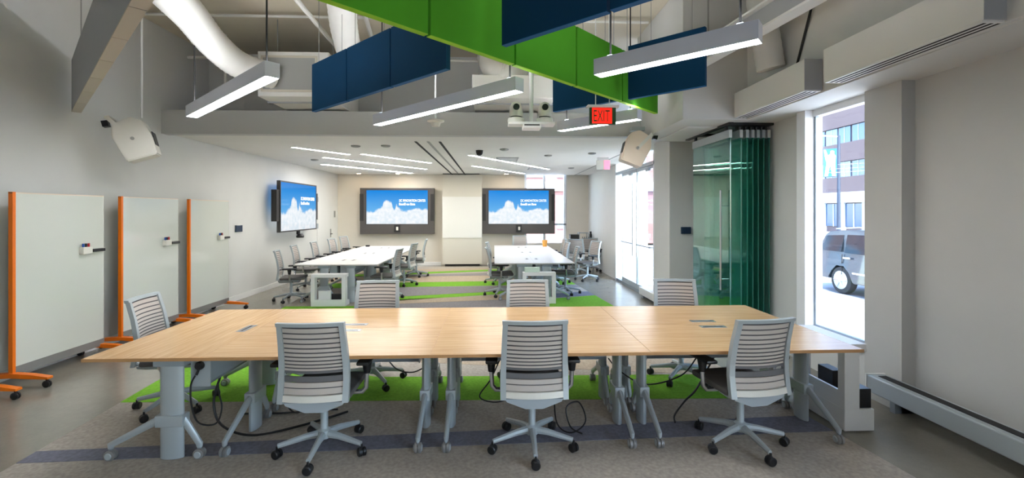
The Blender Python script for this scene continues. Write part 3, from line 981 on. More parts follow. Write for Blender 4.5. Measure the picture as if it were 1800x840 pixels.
# ------------------------------------------------------------------ displays
def display(label, loc, rz, w, h, surround):
    """front faces local -y; origin at centre of the picture"""
    t = thing('wall_display', label, 'screen', loc, rz, 'wall displays')
    if surround:
        sx, sb, st = 0.2, 0.32, 0.07
        bm_ = bmesh.new()
        for b in ((-w / 2 - sx, -w / 2 - .03, -h / 2 - sb, h / 2 + st), (w / 2 + .03, w / 2 + sx, -h / 2 - sb, h / 2 + st),
                  (-w / 2 - .03, w / 2 + .03, -h / 2 - sb, -h / 2 - .03), (-w / 2 - .03, w / 2 + .03, h / 2 + .03, h / 2 + st)):
            box(bm_, b[0], b[1], -0.02, 0.17, b[2], b[3])
        link('surround', bm_, 'bezel_side', t)
        bx('camera_bracket', (-0.09, 0.09, -0.06, -0.02, -h / 2 - 0.26, -h / 2 - 0.03), 'black', t)
        cmr = bx('soundbar_camera', (-0.02, 0.045, -0.09, -0.06, -h / 2 - 0.2, -h / 2 - 0.09), 'spk', t, 0.008)
        bx('side_speaker', (-w / 2 - sx, -w / 2 - sx + .11, -0.05, -0.02, -h / 2 + 0.1, h / 2 - 0.12), 'black_m', t)
        bx('side_speaker', (w / 2 + sx - .11, w / 2 + sx, -0.05, -0.02, -h / 2 + 0.1, h / 2 - 0.12), 'black_m', t)
    else:
        bx('wall_mount', (-0.3, 0.3, 0.06, 0.24, -0.3, 0.3), 'black_m', t)
        bx('side_speaker', (-w / 2 - 0.16, -w / 2 - 0.03, 0.0, 0.12, -h / 2 + 0.22, h / 2 - 0.18), 'black_m', t)
        bx('side_speaker', (w / 2 + 0.03, w / 2 + 0.16, 0.0, 0.12, -h / 2 + 0.22, h / 2 - 0.18), 'black_m', t)
        cm = bx('camera_bracket', (-0.05, 0.05, 0.0, 0.05, -h / 2 - 0.12, -h / 2 - 0.03), 'black', t)
        bm_ = bmesh.new()
        lathe(bm_, [(0.07, -0.2), (0.09, -0.19), (0.09, -0.15), (0.06, -0.12), (0.05, -0.1)], 14, (0, -0.02, -h / 2))
        link('camera', bm_, 'black', t, True)
    bm_ = bmesh.new()
    for b in ((-w / 2 - .03, -w / 2, -h / 2 - .03, h / 2 + .03), (w / 2, w / 2 + .03, -h / 2 - .03, h / 2 + .03),
              (-w / 2, w / 2, -h / 2 - .03, -h / 2), (-w / 2, w / 2, h / 2, h / 2 + .03)):
        box(bm_, b[0], b[1], -0.02, 0.06, b[2], b[3])
    link('bezel', bm_, 'bezel', t)
    sc = bx('screen', (-w / 2, w / 2, -0.012, 0.05, -h / 2, h / 2), 'screen', t)
    lettering('title_text', 'DC INNOVATION CENTER', 0.115, 'text', t, (0.06, -0.0135, 0.17), (PI / 2, 0, 0), 0.001, sx=0.6)
    bm_ = bmesh.new()          # second line is too small to read in the photograph: short word-length strokes
    x_ = 0.06
    for k_, wd in enumerate((0.035, 0.05, 0.03, 0.055, 0.04, 0.03, 0.045, 0.035, 0.05)):
        box(bm_, x_, x_ + wd, -0.0145, -0.0125, 0.06, 0.11 + (0.02 if k_ % 3 == 0 else 0))
        x_ += wd + (0.03 if k_ in (3, 5) else 0.012)
    link('subtitle_strokes', bm_, 'text', t)
    return t
display('large display on the far wall left of the white column', (-3.065, YB - 0.2, 1.87), 0, 1.93, 1.07, True)
display('large display on the far wall right of the white column', (0.80, YB - 0.2, 1.87), 0, 1.93, 1.07, True)
display('large display on the left wall above the white tables', (-4.74, 11.3, 1.84), PI / 2, 2.0, 1.1, False)

# white column between the two far displays
col = thing('wall_column', 'white column with glossy panel between the far displays', 'column', (-1.0, YB - 0.3, 0))
bx('upper_panel', (-0.62, 0.62, 0, 0.3, 2.2, 2.9), 'beige_panel', col)
bx('gloss_panel', (-0.625, 0.625, -0.02, 0.28, 0.9, 2.2), 'wb_panel', col)
bx('lower_panel', (-0.62, 0.62, 0, 0.3, 0.06, 0.9), 'beige_panel', col)
bx('plinth', (-0.55, 0.55, 0.06, 0.3, 0.0, 0.06), 'dark', col)

# small wall panels
tag(bx('control_panel', (-5.0, -4.97, 9.0, 9.22, 1.33, 1.46), 'panel', None, 0.004), 'small dark touch panel on the left wall', 'control panel')
tag(bx('control_panel', (3.0, 3.16, 7.17, 7.2, 1.37, 1.48), 'panel', None, 0.004), 'small dark touch panel on the column beside the glass leaves', 'control panel')
tag(bx('wall_switch', (-5.0, -4.98, 14.45, 14.55, 1.55, 1.75), 'grille', None, 0.003), 'grey wall switch near the far left corner', 'switch')

# ------------------------------------------------------------------ baseboard heaters on the right
hb = thing('baseboard_heater', 'long grey baseboard heater along the near right wall', 'heater', (3.3, 0, 0))
bx('casing', (0.0, 0.17, -3.8, 3.9, 0.14, 0.285), 'silver', hb, 0.01)
bx('end_cap', (-0.004, 0.172, 3.9, 3.916, 0.135, 0.29), 'white', hb)
bx('air_slot', (0.06, 0.13, -3.7, 3.85, 0.285, 0.289), 'dark', hb)
for y in (-3, -1, 1, 2.6, 3.75):
    bx('bracket', (0.12, 0.3, y, y + 0.05, 0.0, 0.2), 'silver_d', hb)
hb2 = thing('baseboard_heater', 'short white heater box below the glass entrance doors', 'heater', (2.95, 8.05, 0))
bx('casing', (0.0, 0.12, 0, 1.1, 0.06, 0.2), 'white', hb2, 0.006)
bx('foot', (0.02, 0.1, 0.1, 0.2, 0, 0.06), 'silver_d', hb2)
bx('foot', (0.02, 0.1, 0.9, 1.0, 0, 0.06), 'silver_d', hb2)

# ------------------------------------------------------------------ slot diffuser boxes on the right fascia
def diffuser(label, y0, y1):
    t = thing('ceiling_air_box', label, 'air diffuser', (2.92, y0, 2.86), 0, 'slot diffuser boxes')
    L_ = y1 - y0
    bx('housing', (0, 0.17, 0, L_, 0.012, 0.30), 'white', t, 0.003)
    bx('slot_frame', (0.004, 0.166, 0.01, L_ - 0.01, 0.002, 0.012), 'white', t)
    for k in range(3):
        bx('air_slot', (0.03 + 0.045 * k, 0.052 + 0.045 * k, 0.03, L_ - 0.03, 0.001, 0.002), 'dark', t)
    bx('end_plate', (0.0, 0.172, -0.004, 0.0, 0.01, 0.302), 'duct_grey', t)
diffuser('white slot diffuser box on the right fascia, nearer one', 2.6, 3.92)
diffuser('white slot diffuser box on the right fascia, farther one', 4.17, 5.42)

# ------------------------------------------------------------------ pendant lights
def pendant(label, a, b, zb=2.825, group='grey linear pendant lights'):
    a, b = Vector((a[0], a[1], 0)), Vector((b[0], b[1], 0))
    d = b - a
    L_ = d.length
    t = thing('pendant_light', label, 'pendant light', (a.x, a.y, zb), math.atan2(d.y, d.x), group)
    w, h = 0.058, 0.125
    bm_ = bmesh.new()   # inverted trough
    prism(bm_, [(-w, 0), (-w, h), (w, h), (w, 0), (w - .006, 0), (w - .006, .02), (-w + .006, .02), (-w + .006, 0)], 0.004, L_ - 0.004, 'yz')
    link('housing', bm_, 'fixture', t)
    bx('uplight_lens', (0.02, L_ - 0.02, -0.04, 0.04, h, h + 0.004), 'uplamp', t)
    bx('diffuser', (0.006, L_ - 0.006, -w + .007, w - .007, 0.003, 0.018), 'lamp', t)
    for x in (0.0, L_ - 0.004):
        bx('end_cap', (x, x + 0.004, -w, w, 0, h), 'fixture', t)
    for x in (0.12, L_ - 0.12):
        tb('suspension_cable', [(x, 0, h), (x, 0, 4.5 - zb)], 0.008, 'black_m', t, 6)
        bx('cable_clip', (x - 0.02, x + 0.02, -0.02, 0.02, h, h + 0.02), 'silver_d', t)
pendant('grey linear pendant at upper left above the whiteboards', (-3.52, 5.45), (-1.81, 3.80))
pendant('grey linear pendant in the centre below the blue baffle run', (-1.49, 5.87), (0.235, 4.15))
pendant('grey linear pendant at upper right nearest to the camera', (0.84, 3.67), (1.72, 2.87))
pendant('grey linear pendant behind the exit sign', (0.90, 6.2), (1.74, 5.37))

pendant('grey linear pendant added unseen behind the camera', (-1.4, -0.5), (0.3, -2.2))  # out of view; added to light the near chairs and tables

# ------------------------------------------------------------------ hanging baffles (45 degree runs)
def baffle(a, b, kind, label, zb=3.0, h=0.6):
    a, b = Vector((a[0], a[1], 0)), Vector((b[0], b[1], 0))
    d = b - a
    L_ = d.length
    t = thing('ceiling_baffle', label, 'baffle', (a.x, a.y, zb), math.atan2(d.y, d.x), '%s felt baffles' % kind)
    bx('panel', (0.012, L_ - 0.012, -0.025, 0.025, 0.004, h), kind + '_felt', t)
    bx('bottom_edge', (0.012, L_ - 0.012, -0.0255, 0.0255, 0.0, 0.004), kind + '_edge', t)
    for x in (0.15, L_ - 0.15):
        tb('hanging_wire', [(x, 0, h), (x, 0, 4.5 - zb)], 0.004, 'grille', t, 5)
ordn = ('first', 'second', 'third', 'fourth', 'fifth', 'sixth', 'seventh')
gd = Vector((0.6505, 0.634))           # one panel step along the green run
g_end = Vector((2.12, 5.86))
for k in range(7):
    b = g_end - gd * k
    a = g_end - gd * (k + 1)
    baffle(a, b, 'green', 'green felt baffle, %s panel from the exit sign end of the diagonal run' % ordn[k])
def blue_run(p, q, n, txt):
    p, q = Vector(p), Vector(q)
    for k in range(n):
        baffle(p + (q - p) * (k / n), p + (q - p) * ((k + 1) / n), 'blue', txt % ordn[k] if '%s' in txt else txt)
blue_run((-2.31, 5.93), (-0.40, 4.09), 3, 'dark blue felt baffle left of the green run, %s panel from the left')
blue_run((0.07, 3.52), (2.09, 1.60), 3, 'dark blue felt baffle crossing in front of the green run, %s panel from the left')
blue_run((1.53, 5.13), (2.16, 4.53), 1, 'dark blue felt baffle right of the green run behind the near pendant')
blue_run((0.76, 5.81), (1.42, 5.21), 1, 'dark blue felt baffle behind the green run beside the exit sign')

# ------------------------------------------------------------------ recessed light lines in the far ceiling
REC = [((-3.71, 8.54), (-3.0, 9.59)), ((-2.72, 9.49), (-1.54, 11.19)), ((-3.72, 10.12), (-1.89, 12.83)), ((-4.3, 11.6), (-2.55, 14.2)),
       ((-0.51, 9.59), (1.54, 12.7)), ((-0.55, 11.83), (0.95, 14.2))]
labs = ['short recessed light line nearest to the left wall', 'recessed light line just left of the dark ceiling slots',
        'recessed light line in the middle of the left group', 'brightest recessed light line at the far left',
        'long recessed light line right of the dark ceiling slots', 'recessed light line in front of the far right display']
for (a, b), lab in zip(REC, labs):
    a, b = Vector(a + (0,)), Vector(b + (0,))
    d = b - a
    t = thing('ceiling_light', lab, 'ceiling light', (a.x, a.y, 2.92), math.atan2(d.y, d.x), 'recessed ceiling light lines')
    hw = 0.085 if 'brightest' in lab else 0.045
    bx('diffuser', (0, d.length, -hw, hw, -0.008, -0.001), 'recess', t)
    bm = bmesh.new()
    box(bm, -0.01, d.length + 0.01, -hw - 0.01, -hw, -0.01, 0); box(bm, -0.01, d.length + 0.01, hw, hw + 0.01, -0.01, 0)
    box(bm, -0.01, 0, -hw, hw, -0.01, 0); box(bm, d.length, d.length + 0.01, -hw, hw, -0.01, 0)
    link('trim_frame', bm, 'white', t)
# warm wall-wash spots over the far displays
for i, (x, lab) in enumerate(((-4.2, 'far left corner'), (-3.0, 'left far display'), (0.4, 'right far display'))):
    t = thing('ceiling_spot', 'warm ceiling spot above the %s' % lab, 'ceiling spot', (x, YB - 0.45, 2.92), 0, 'warm ceiling spots')
    bm = bmesh.new(); lathe(bm, [(0.06, -0.012), (0.06, -0.001)], 16); link('lamp_face', bm, 'spot', t)
    bm = bmesh.new(); lathe(bm, [(0.075, -0.01), (0.078, -0.004), (0.078, -0.0005)], 16); link('trim_ring', bm, 'white', t)

# ceiling fittings
def fitting(name, label, cat, x, y, prof, m, z=2.92):
    bm_ = bmesh.new()
    lathe(bm_, prof, 14)
    o = link(name, bm_, m, None, True)
    o.location = (x, y, z)
    return tag(o, label, cat)
dome = [(0.02, -0.1), (0.05, -0.085), (0.065, -0.05), (0.07, -0.0), (0.08, 0.0)]
fitting('ceiling_camera', 'small dark dome camera on the far ceiling near the slots', 'camera', -0.28, 8.9, dome, 'dark')
flat = [(0.05, -0.03), (0.08, -0.02), (0.085, -0.001)]
for i, (x, y, lab) in enumerate(((-1.95, 8.3, 'left of the dark slots'), (-2.5, 8.35, 'above the left white tables'), (0.2, 8.7, 'right of the dome camera'),
                                 (1.15, 9.6, 'above the right white tables'), (2.0, 9.2, 'near the glass entrance'), (2.1, 12.3, 'in front of the far window'),
                                 (-4.1, 10.6, 'in front of the left wall display'))):
    fitting('ceiling_sensor', 'small ceiling sensor %s' % lab, 'sensor', x, y, flat, 'grille')
for i, (x, y, w, d_) in enumerate(((0.3, 10.4, 0.5, 0.8), (1.2, 12.6, 0.5, 0.7))):
    t = thing('ceiling_vent', 'pale grey ceiling vent, %s of two over the right tables' % ('nearer', 'farther')[i], 'vent', (x, y, 2.92))
    bx('vent_plate', (-w / 2, w / 2, -d_ / 2, d_ / 2, -0.008, -0.001), 'grille', t)
    for k in range(6):
        bx('vent_slat', (-w / 2 + 0.03, w / 2 - 0.03, -d_ / 2 + 0.06 + k * 0.12, -d_ / 2 + 0.1 + k * 0.12, -0.012, -0.008), 'white', t)
# far exit sign near storefront
t = thing('exit_sign', 'small pink lit exit sign hanging by the glass entrance', 'exit sign', (2.42, 10.0, 2.92))
bx('sign_plate', (-0.15, 0.15, -0.01, 0.01, -0.26, -0.06), 'spk', t)
bx('lit_face', (0.02, 0.15, -0.016, -0.01, -0.26, -0.06), 'exit_pink', t)
bx('canopy', (-0.12, 0.12, -0.03, 0.03, -0.06, 0), 'white', t)

# ------------------------------------------------------------------ near exit sign
t = thing('exit_sign', 'red lit EXIT sign hanging below the green baffles', 'exit sign', (1.24, 5.15, 2.72), R(2))
bx('canopy', (-0.18, 0.18, -0.05, 0.05, 0.19, 0.215), 'white', t, 0.004)
bx('sign_body', (-0.15, 0.15, -0.018, 0.018, 0.0, 0.19), 'exit_green', t)
bx('lit_face', (-0.125, 0.105, -0.021, -0.018, 0.008, 0.184), 'exit_red', t)
lettering('exit_letters', 'EXIT', 0.19, 'exit_green', t, (-0.115, -0.0225, 0.03), (PI / 2, 0, 0), 0.001, sx=0.50)
for x in (-0.08, 0.08):
    tb('hanging_rod', [(x, 0, 0.215), (x, 0, 1.78)], 0.006, 'white', t, 6)

# ------------------------------------------------------------------ twin cameras on a ceiling pole
t = thing('ceiling_camera_mount', 'white ceiling pole carrying a crossbar for two cameras', 'camera mount', (0.42, 5.1, 0))
tb('pole', [(0, 0, 2.72), (0, 0, 4.5)], 0.024, 'white', t, 12)
bx('crossbar', (-0.26, 0.26, -0.09, 0.09, 2.69, 2.72), 'white', t, 0.006)
bx('cable_box', (-0.1, 0.1, -0.11, 0.07, 2.645, 2.69), 'white', t, 0.006)
bx('cable_slot', (-0.085, 0.085, -0.113, -0.11, 2.672, 2.686), 'dark', t)
for i, x in enumerate((-0.17, 0.15)):
    c_ = thing('ceiling_camera', 'white motorised camera on the ceiling pole, %s one' % ('left', 'right')[i], 'camera', (0.42 + x, 5.1, 2.72), 0, 'pole mounted cameras')
    bm = bmesh.new(); lathe(bm, [(0.09, 0.0), (0.095, 0.02), (0.09, 0.05), (0.06, 0.06)], 16); link('base', bm, 'spk', c_, True)
    bm = bmesh.new(); lathe(bm, [(0.062, 0.062), (0.064, 0.068)], 16); link('pivot_ring', bm, 'dark', c_, True)
    bm = bmesh.new(); lathe(bm, [(0.075, 0.068), (0.078, 0.10), (0.068, 0.18), (0.05, 0.22), (0.02, 0.235)], 16); link('head', bm, 'spk', c_, True)
    bm = bmesh.new(); lathe(bm, [(0.033, -0.088), (0.036, -0.08), (0.036, -0.04)], 16, (0, 0, 0.165), 'y'); link('lens', bm, 'black', c_, True)

# microphone / sensor on thin rod
t = thing('ceiling_microphone', 'white hanging microphone on a thin rod below the blue baffles', 'microphone', (-0.75, 5.9, 0))
tb('rod', [(0, 0, 2.92), (0, 0, 4.5)], 0.012, 'white', t)
bm = bmesh.new(); lathe(bm, [(0.05, 2.82), (0.06, 2.84), (0.065, 2.87), (0.11, 2.885), (0.11, 2.9), (0.03, 2.92)], 16); link('microphone_head', bm, 'spk', t, True)

# ------------------------------------------------------------------ loudspeakers
def loudspeaker(label, loc, rot, m, s, rodx):
    t = thing('ceiling_loudspeaker', label, 'loudspeaker', loc, 0, 'white loudspeakers')
    t.rotation_euler = rot
    bm_ = bmesh.new()
    prism(bm_, [(-0.19, -0.22), (0.12, -0.26), (0.19, 0.05), (0.15, 0.2), (-0.03, 0.26), (-0.14, 0.2), (-0.19, 0.0)], -0.15, 0.15, 'yz')
    bmesh.ops.bevel(bm_, geom=bm_.edges[:], offset=0.012, segments=2, affect='EDGES')
    b = link('cabinet', bm_, m, t, True)
    bx('port_slot', (-0.1, 0.1, -0.197, -0.188, -0.1, 0.06), 'black', b)
    for sx in (-1, 1):
        bm_ = bmesh.new()
        prism(bm_, [(-0.03, -0.02), (0.02, -0.03), (0.2, 0.28), (0.16, 0.3)], sx * 0.152 - 0.004, sx * 0.152 + 0.004, 'yz')
        br = link('bracket_arm', bm_, 'spk', t)
        bm_ = bmesh.new(); lathe(bm_, [(0.02, -0.01), (0.02, 0.01)], 10, (sx * 0.158, 0, 0), 'x'); link('knob', bm_, 'grille', br, True)
    bx('bracket_plate', (-0.156, 0.156, 0.15, 0.2, 0.27, 0.3), 'spk', t)
    bx('connector', (-0.05, 0.05, 0.2, 0.26, 0.2, 0.27), 'black', t)
    return t
loudspeaker('white loudspeaker on a bracket below the grey duct by left wall', (-4.38, 5.75, 2.60), (R(-14), 0, R(116)), 'spk', 1, 0)
tag(tb('ceiling_rod', [(-4.42, 5.9, 2.9), (-4.42, 5.9, 4.5)], 0.012, 'white'), 'thin white ceiling rod holding the left loudspeaker', 'rod')
loudspeaker('cream loudspeaker on a bracket beside the soffit at right', (2.12, 6.72, 2.66), (R(-14), 0, R(-97)), 'spk2', 1, 0)
tag(bx('speaker_mount', (2.1, 2.3, 6.84, 6.98, 2.96, 3.02), 'silver'), 'grey mounting arm holding the cream loudspeaker', 'mount')

# ------------------------------------------------------------------ exposed services below the slab
# grey rectangular duct running diagonally from the left wall towards the camera
a, b = Vector((-4.86, 5.5, 0)), Vector((-1.55, 2.2, 0))
d = b - a
t = thing('ceiling_duct', 'grey rectangular duct running diagonally from the left wall', 'duct', (a.x, a.y, 2.88), math.atan2(d.y, d.x))
Ld = d.length
bx('duct_body', (0, Ld, -0.04, 0.04, 0.012, 0.6), 'duct_grey', t)
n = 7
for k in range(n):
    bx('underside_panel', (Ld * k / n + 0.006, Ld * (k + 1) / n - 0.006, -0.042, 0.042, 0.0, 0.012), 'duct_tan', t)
for x in (0.6, 2.2, 4.0):
    tb('hanger', [(x, 0, 0.6), (x, 0, 1.62)], 0.006, 'grille', t, 5)

def flex(label, pts, r, group='white flexible ducts'):
    P = [Vector(p) for p in pts]
    out = []
    for i in range(len(P) - 1):
        p0, p1, p2, p3 = P[max(i - 1, 0)], P[i], P[i + 1], P[min(i + 2, len(P) - 1)]
        for k in range(14):
            q = k / 14
            out.append(0.5 * ((2 * p1) + (-p0 + p2) * q + (2 * p0 - 5 * p1 + 4 * p2 - p3) * q * q + (-p0 + 3 * p1 - 3 * p2 + p3) * q ** 3))
    out.append(P[-1])
    bm_ = bmesh.new()
    n_ = 20
    rings = []
    prev = None
    for i, p in enumerate(out):
        tt = (out[min(i + 1, len(out) - 1)] - out[max(i - 1, 0)]).normalized()
        if prev is None:
            aa = tt.cross(Vector((0, 0, 1)) if abs(tt.z) < .9 else Vector((1, 0, 0))).normalized()
        else:
            aa = (prev - tt * prev.dot(tt)).normalized()
        prev = aa
        bb = tt.cross(aa)
        rr = r * (1.0 if i % 2 else 0.955)
        rings.append([bm_.verts.new(p + aa * math.cos(2 * PI * j / n_) * rr + bb * math.sin(2 * PI * j / n_) * rr) for j in range(n_)])
    for u, v in zip(rings, rings[1:]):
        for j in range(n_):
            bm_.faces.new((u[j], u[(j + 1) % n_], v[(j + 1) % n_], v[j]))
    bm_.faces.new(rings[0][::-1]); bm_.faces.new(rings[-1])
    o = link('ceiling_flexible_duct', bm_, 'duct', None, True)
    return tag(o, label, 'duct', group)
flex('large white flexible duct looping from grey duct to ceiling unit', [(-2.62, 3.35, 3.67), (-3.02, 4.3, 3.78), (-3.24, 5.0, 3.82), (-3.33, 5.55, 3.72), (-3.25, 5.95, 3.6), (-2.98, 6.29, 3.56)], 0.175)
flex('white flexible duct dropping behind the left blue baffle', [(-1.5, 4.6, 4.35), (-1.75, 5.3, 4.25), (-1.9, 5.9, 4.0), (-1.9, 6.3, 3.7)], 0.17)
flex('white flexible duct elbow above the central pendant', [(-0.1, 7.3, 4.2), (0.0, 6.6, 3.78), (0.12, 6.45, 3.66), (0.3, 6.6, 3.7), (0.4, 7.2, 4.1)], 0.17)
flex('white flexible duct dropping to the farther slot diffuser box', [(2.7, 4.6, 4.4), (2.85, 4.72, 3.8), (2.96, 4.75, 3.25)], 0.14)

def unit(label, b, grille):
    t = thing('ceiling_air_unit', label, 'air unit', (0, 0, 0))
    x0, x1, y0, y1, z0, z1 = b
    bx('casing', b, 'duct', t, 0.01)
    bx('flange', (x0 - 0.02, x1 + 0.02, y0 + 0.3, y0 + 0.33, z0 - 0.02, z1 + 0.02), 'duct_grey', t)
    if grille:
        bx('filter_frame', (x0 + 0.05, x1 - 0.15, y0 - 0.015, y0, z0 + 0.06, z1 - 0.06), 'duct_tan', t)
        bx('filter_face', (x0 + 0.08, x1 - 0.18, y0 - 0.02, y0 - 0.015, z0 + 0.09, z1 - 0.09), 'grille', t)
    for x in (x0 + 0.08, x1 - 0.08):
        tb('hanger', [(x, y0 + 0.4, z1), (x, y0 + 0.4, 4.5)], 0.008, 'grille', t, 5)
    return t
unit('white ceiling air unit with a square filter at left', (-3.2, -2.25, 6.3, 7.7, 3.29, 3.9), True)
unit('white ceiling air unit behind the twin cameras', (-0.3, 0.85, 6.3, 7.3, 3.3, 3.62), False)
for i, (p, q, r_, lab) in enumerate((
        ((-2.2, 3.0, 4.2), (-2.35, 8.15, 4.12), 0.03, 'white ceiling pipe running into the room above the left pendant'),
        ((-1.2, 2.6, 4.36), (-2.0, 8.15, 4.30), 0.03, 'white ceiling pipe slanting behind the left blue baffle'),
        ((-4.9, 7.5, 4.2), (2.2, 7.5, 4.2), 0.025, 'thin ceiling conduit running across the room near the far beam'),
        ((-4.9, 6.4, 4.42), (2.2, 6.4, 4.42), 0.02, 'thin ceiling conduit running across the room above the air units'),
        ((-4.9, 4.4, 4.44), (2.9, 4.4, 4.44), 0.018, 'thin ceiling conduit crossing above the green baffles'),
        ((1.9, 1.5, 4.3), (1.35, 5.4, 4.3), 0.035, 'white ceiling pipe at upper right above the near pendant'),
        ((-4.2, 7.3, 3.72), (-4.2, 7.3, 4.5), 0.02, 'short white ceiling drop pipe by the left wall'))):
    tag(tb('ceiling_pipe', [p, q], r_, 'duct'), lab, 'pipe', 'ceiling pipes')
t = thing('ceiling_beam', 'white painted steel beam slanting at upper right behind near pendant', 'beam', (2.75, 2.2, 3.42), math.atan2(3.2, -0.35))
bx('bottom_flange', (0, 3.2, -0.07, 0.07, 0.0, 0.02), 'white', t)
bx('web', (0, 3.2, -0.008, 0.008, 0.02, 0.22), 'duct_grey', t)
bx('top_flange', (0, 3.2, -0.07, 0.07, 0.22, 0.24), 'white', t)
for x in (0.3, 2.9):
    tb('hanger', [(x, 0, 0.24), (x, 0, 1.08)], 0.01, 'grille', t, 5)
tag(bx('wall_vent', (-3.95, -3.4, 8.17, 8.2, 3.62, 3.98), 'grille'), 'grey wall vent on the upper wall above the beam', 'vent')
tag(tb('ceiling_cable', [(3.07, 4.2, 4.45), (3.08, 4.3, 3.7), (3.09, 4.55, 3.16)], 0.012, 'black_m'), 'dark cable running down the fascia to the diffuser boxes', 'cable')
tag(bx('wall_pilaster', (3.06, 3.1, 2.2, 3.3, 2.86, 4.5), 'wall'), 'flat painted panel on the fascia above the nearer diffuser', 'panel')

# ------------------------------------------------------------------ equipment desk in the far right corner
t = thing('equipment_desk', 'white desk with equipment in the far right corner', 'desk', (2.7, 14.25, 0))
bx('desktop', (-0.4, 0.38, -0.45, 0.4, 0.72, 0.75), 'lam', t)
for x in (-0.36, 0.33):
    for y in (-0.4, 0.32):
        bx('leg', (x, x + 0.04, y, y + 0.04, 0, 0.72), 'silver', t)
tag(bx('storage_crate', (2.36, 2.62, 13.9, 14.2, 0.75, 1.02), 'black_m', None, 0.01), 'black crate at the left of the corner desk', 'crate')
t = thing('printer_frame', 'open grey framed box on the corner desk', 'printer', (2.8, 14.2, 0.75))
for x in (-0.15, 0.13):
    for y in (-0.13, 0.11):
        bx('post', (x, x + 0.02, y, y + 0.02, 0, 0.32), 'silver_d', t)
bx('base_plate', (-0.15, 0.15, -0.13, 0.13, 0, 0.05), 'grille', t)
bx('top_frame', (-0.15, 0.15, -0.13, 0.13, 0.3, 0.32), 'silver_d', t)
for k in range(5):
    bm = bmesh.new(); lathe(bm, [(0.022, 0), (0.022, 0.12), (0.012, 0.15), (0.012, 0.2)], 10)
    o = link('spray_bottle', bm, 'black', None, True)
    o.location = (2.72 + 0.065 * k, 13.88, 0.75)
    tag(o, 'small black bottle, %s from the left on the corner desk' % ordn[k], 'bottle', 'black bottles on the corner desk')
bm = bmesh.new(); lathe(bm, [(0.04, 0), (0.045, 0.25), (0.03, 0.3), (0.03, 0.36)], 12)
o = link('tall_flask', bm, 'black', None, True); o.location = (3.02, 14.1, 0.75); tag(o, 'tall black flask at the right of the corner desk', 'flask')
bm = bmesh.new(); lathe(bm, [(0.06, 0), (0.075, 0.17), (0.075, 0.18)], 14)
o = link('paper_cup', bm, 'cup', None, True); o.location = (1.45, 12.9, 0.735); tag(o, 'orange cup at the far end of the right white table', 'cup')
tag(bx('table_device', (-3.62, -3.52, 13.0, 13.1, 0.735, 0.78), 'black_m', None, 0.008), 'small dark device at the far left corner of the white table', 'device')

# ------------------------------------------------------------------ the street outside
ZG = -0.4
struct(sbox('street_ground', (4.0, 60, -30, 70, ZG - 0.3, ZG - 0.14), 'asphalt'))
walk = sbox('street_sidewalk', (3.73, 8.5, -30, 60, ZG - 0.2, ZG), 'walk')
for k in range(14):
    bx('paving_joint', (4.0, 8.4, 2 + k * 1.5, 2.015 + k * 1.5, ZG, ZG + 0.001), 'curb', walk)
bx('kerb', (8.5, 8.68, -30, 60, ZG - 0.2, ZG + 0.01), 'curb', walk)
bm = bmesh.new(); lathe(bm, [(0.3, 0.0), (0.3, 0.006)], 20, (5.6, 6.5, ZG)); link('manhole_cover', bm, 'asphalt', walk)
struct(sbox('street_ground_far', (-20, 3.9, 15.1, 70, ZG - 0.2, ZG), 'walk'))

def office():
    t = thing('street_office_building', 'pink stone office block across the street beyond the window', 'building', (38, 0, 0))
    bx('wall', (0.3, 8, 0, 90, -0.55, 18), 'facade', t)
    bx('shop_band', (-0.1, 0.3, 0, 90, 2.7, 3.85), 'facade_w', t)
    for z0, z1 in ((3.85, 5.5), (7.2, 9.2), (11.0, 18)):
        bx('stone_band', (-0.05, 0.3, 0, 90, z0, z1), 'facade', t)
    for row, (z0, z1) in enumerate(((5.5, 7.2), (9.2, 11.0))):
        for k in range(18):
            y = 34 + k * 1.9
            w = bx('window', (0.2, 0.32, y, y + 1.65, z0 + 0.03, z1 - 0.03), 'fglass' if (k * 7 + row * 3) % 5 < 3 else 'fglass2', t)
            bx('pane_bar', (0.17, 0.2, y + 0.8, y + 0.86, z0 + 0.03, z1 - 0.03), 'facade_w', w)
    for k in range(12):
        y = 34 + k * 2.9
        w = bx('shop_window', (0.2, 0.32, y, y + 2.4, 0.1, 2.6), 'fglass' if k % 3 else 'fglass2', t)
        bx('glazing_bar', (0.14, 0.2, y + 1.15, y + 1.25, 0.1, 2.6), 'facade_w', w)
        bx('pier', (0.05, 0.3, y + 2.4, y + 2.9, -0.54, 2.7), 'facade_w', t)
office()
def far_house():
    t = thing('street_brick_building', 'pale brick building seen past the far right display', 'building', (0, 30, ZG))
    bx('wall', (-6, 14, 0.2, 6, 0, 14), 'brick', t)
    for r_ in range(3):
        for k in range(8):
            bx('window', (-5 + k * 2.3, -3.6 + k * 2.3, 0.1, 0.22, 1 + r_ * 3.4, 3.2 + r_ * 3.4), 'fglass2', t)
    bx('shop_band', (-6, 14, 0.0, 0.2, 3.5, 4.1), 'facade_w', t)
far_house()
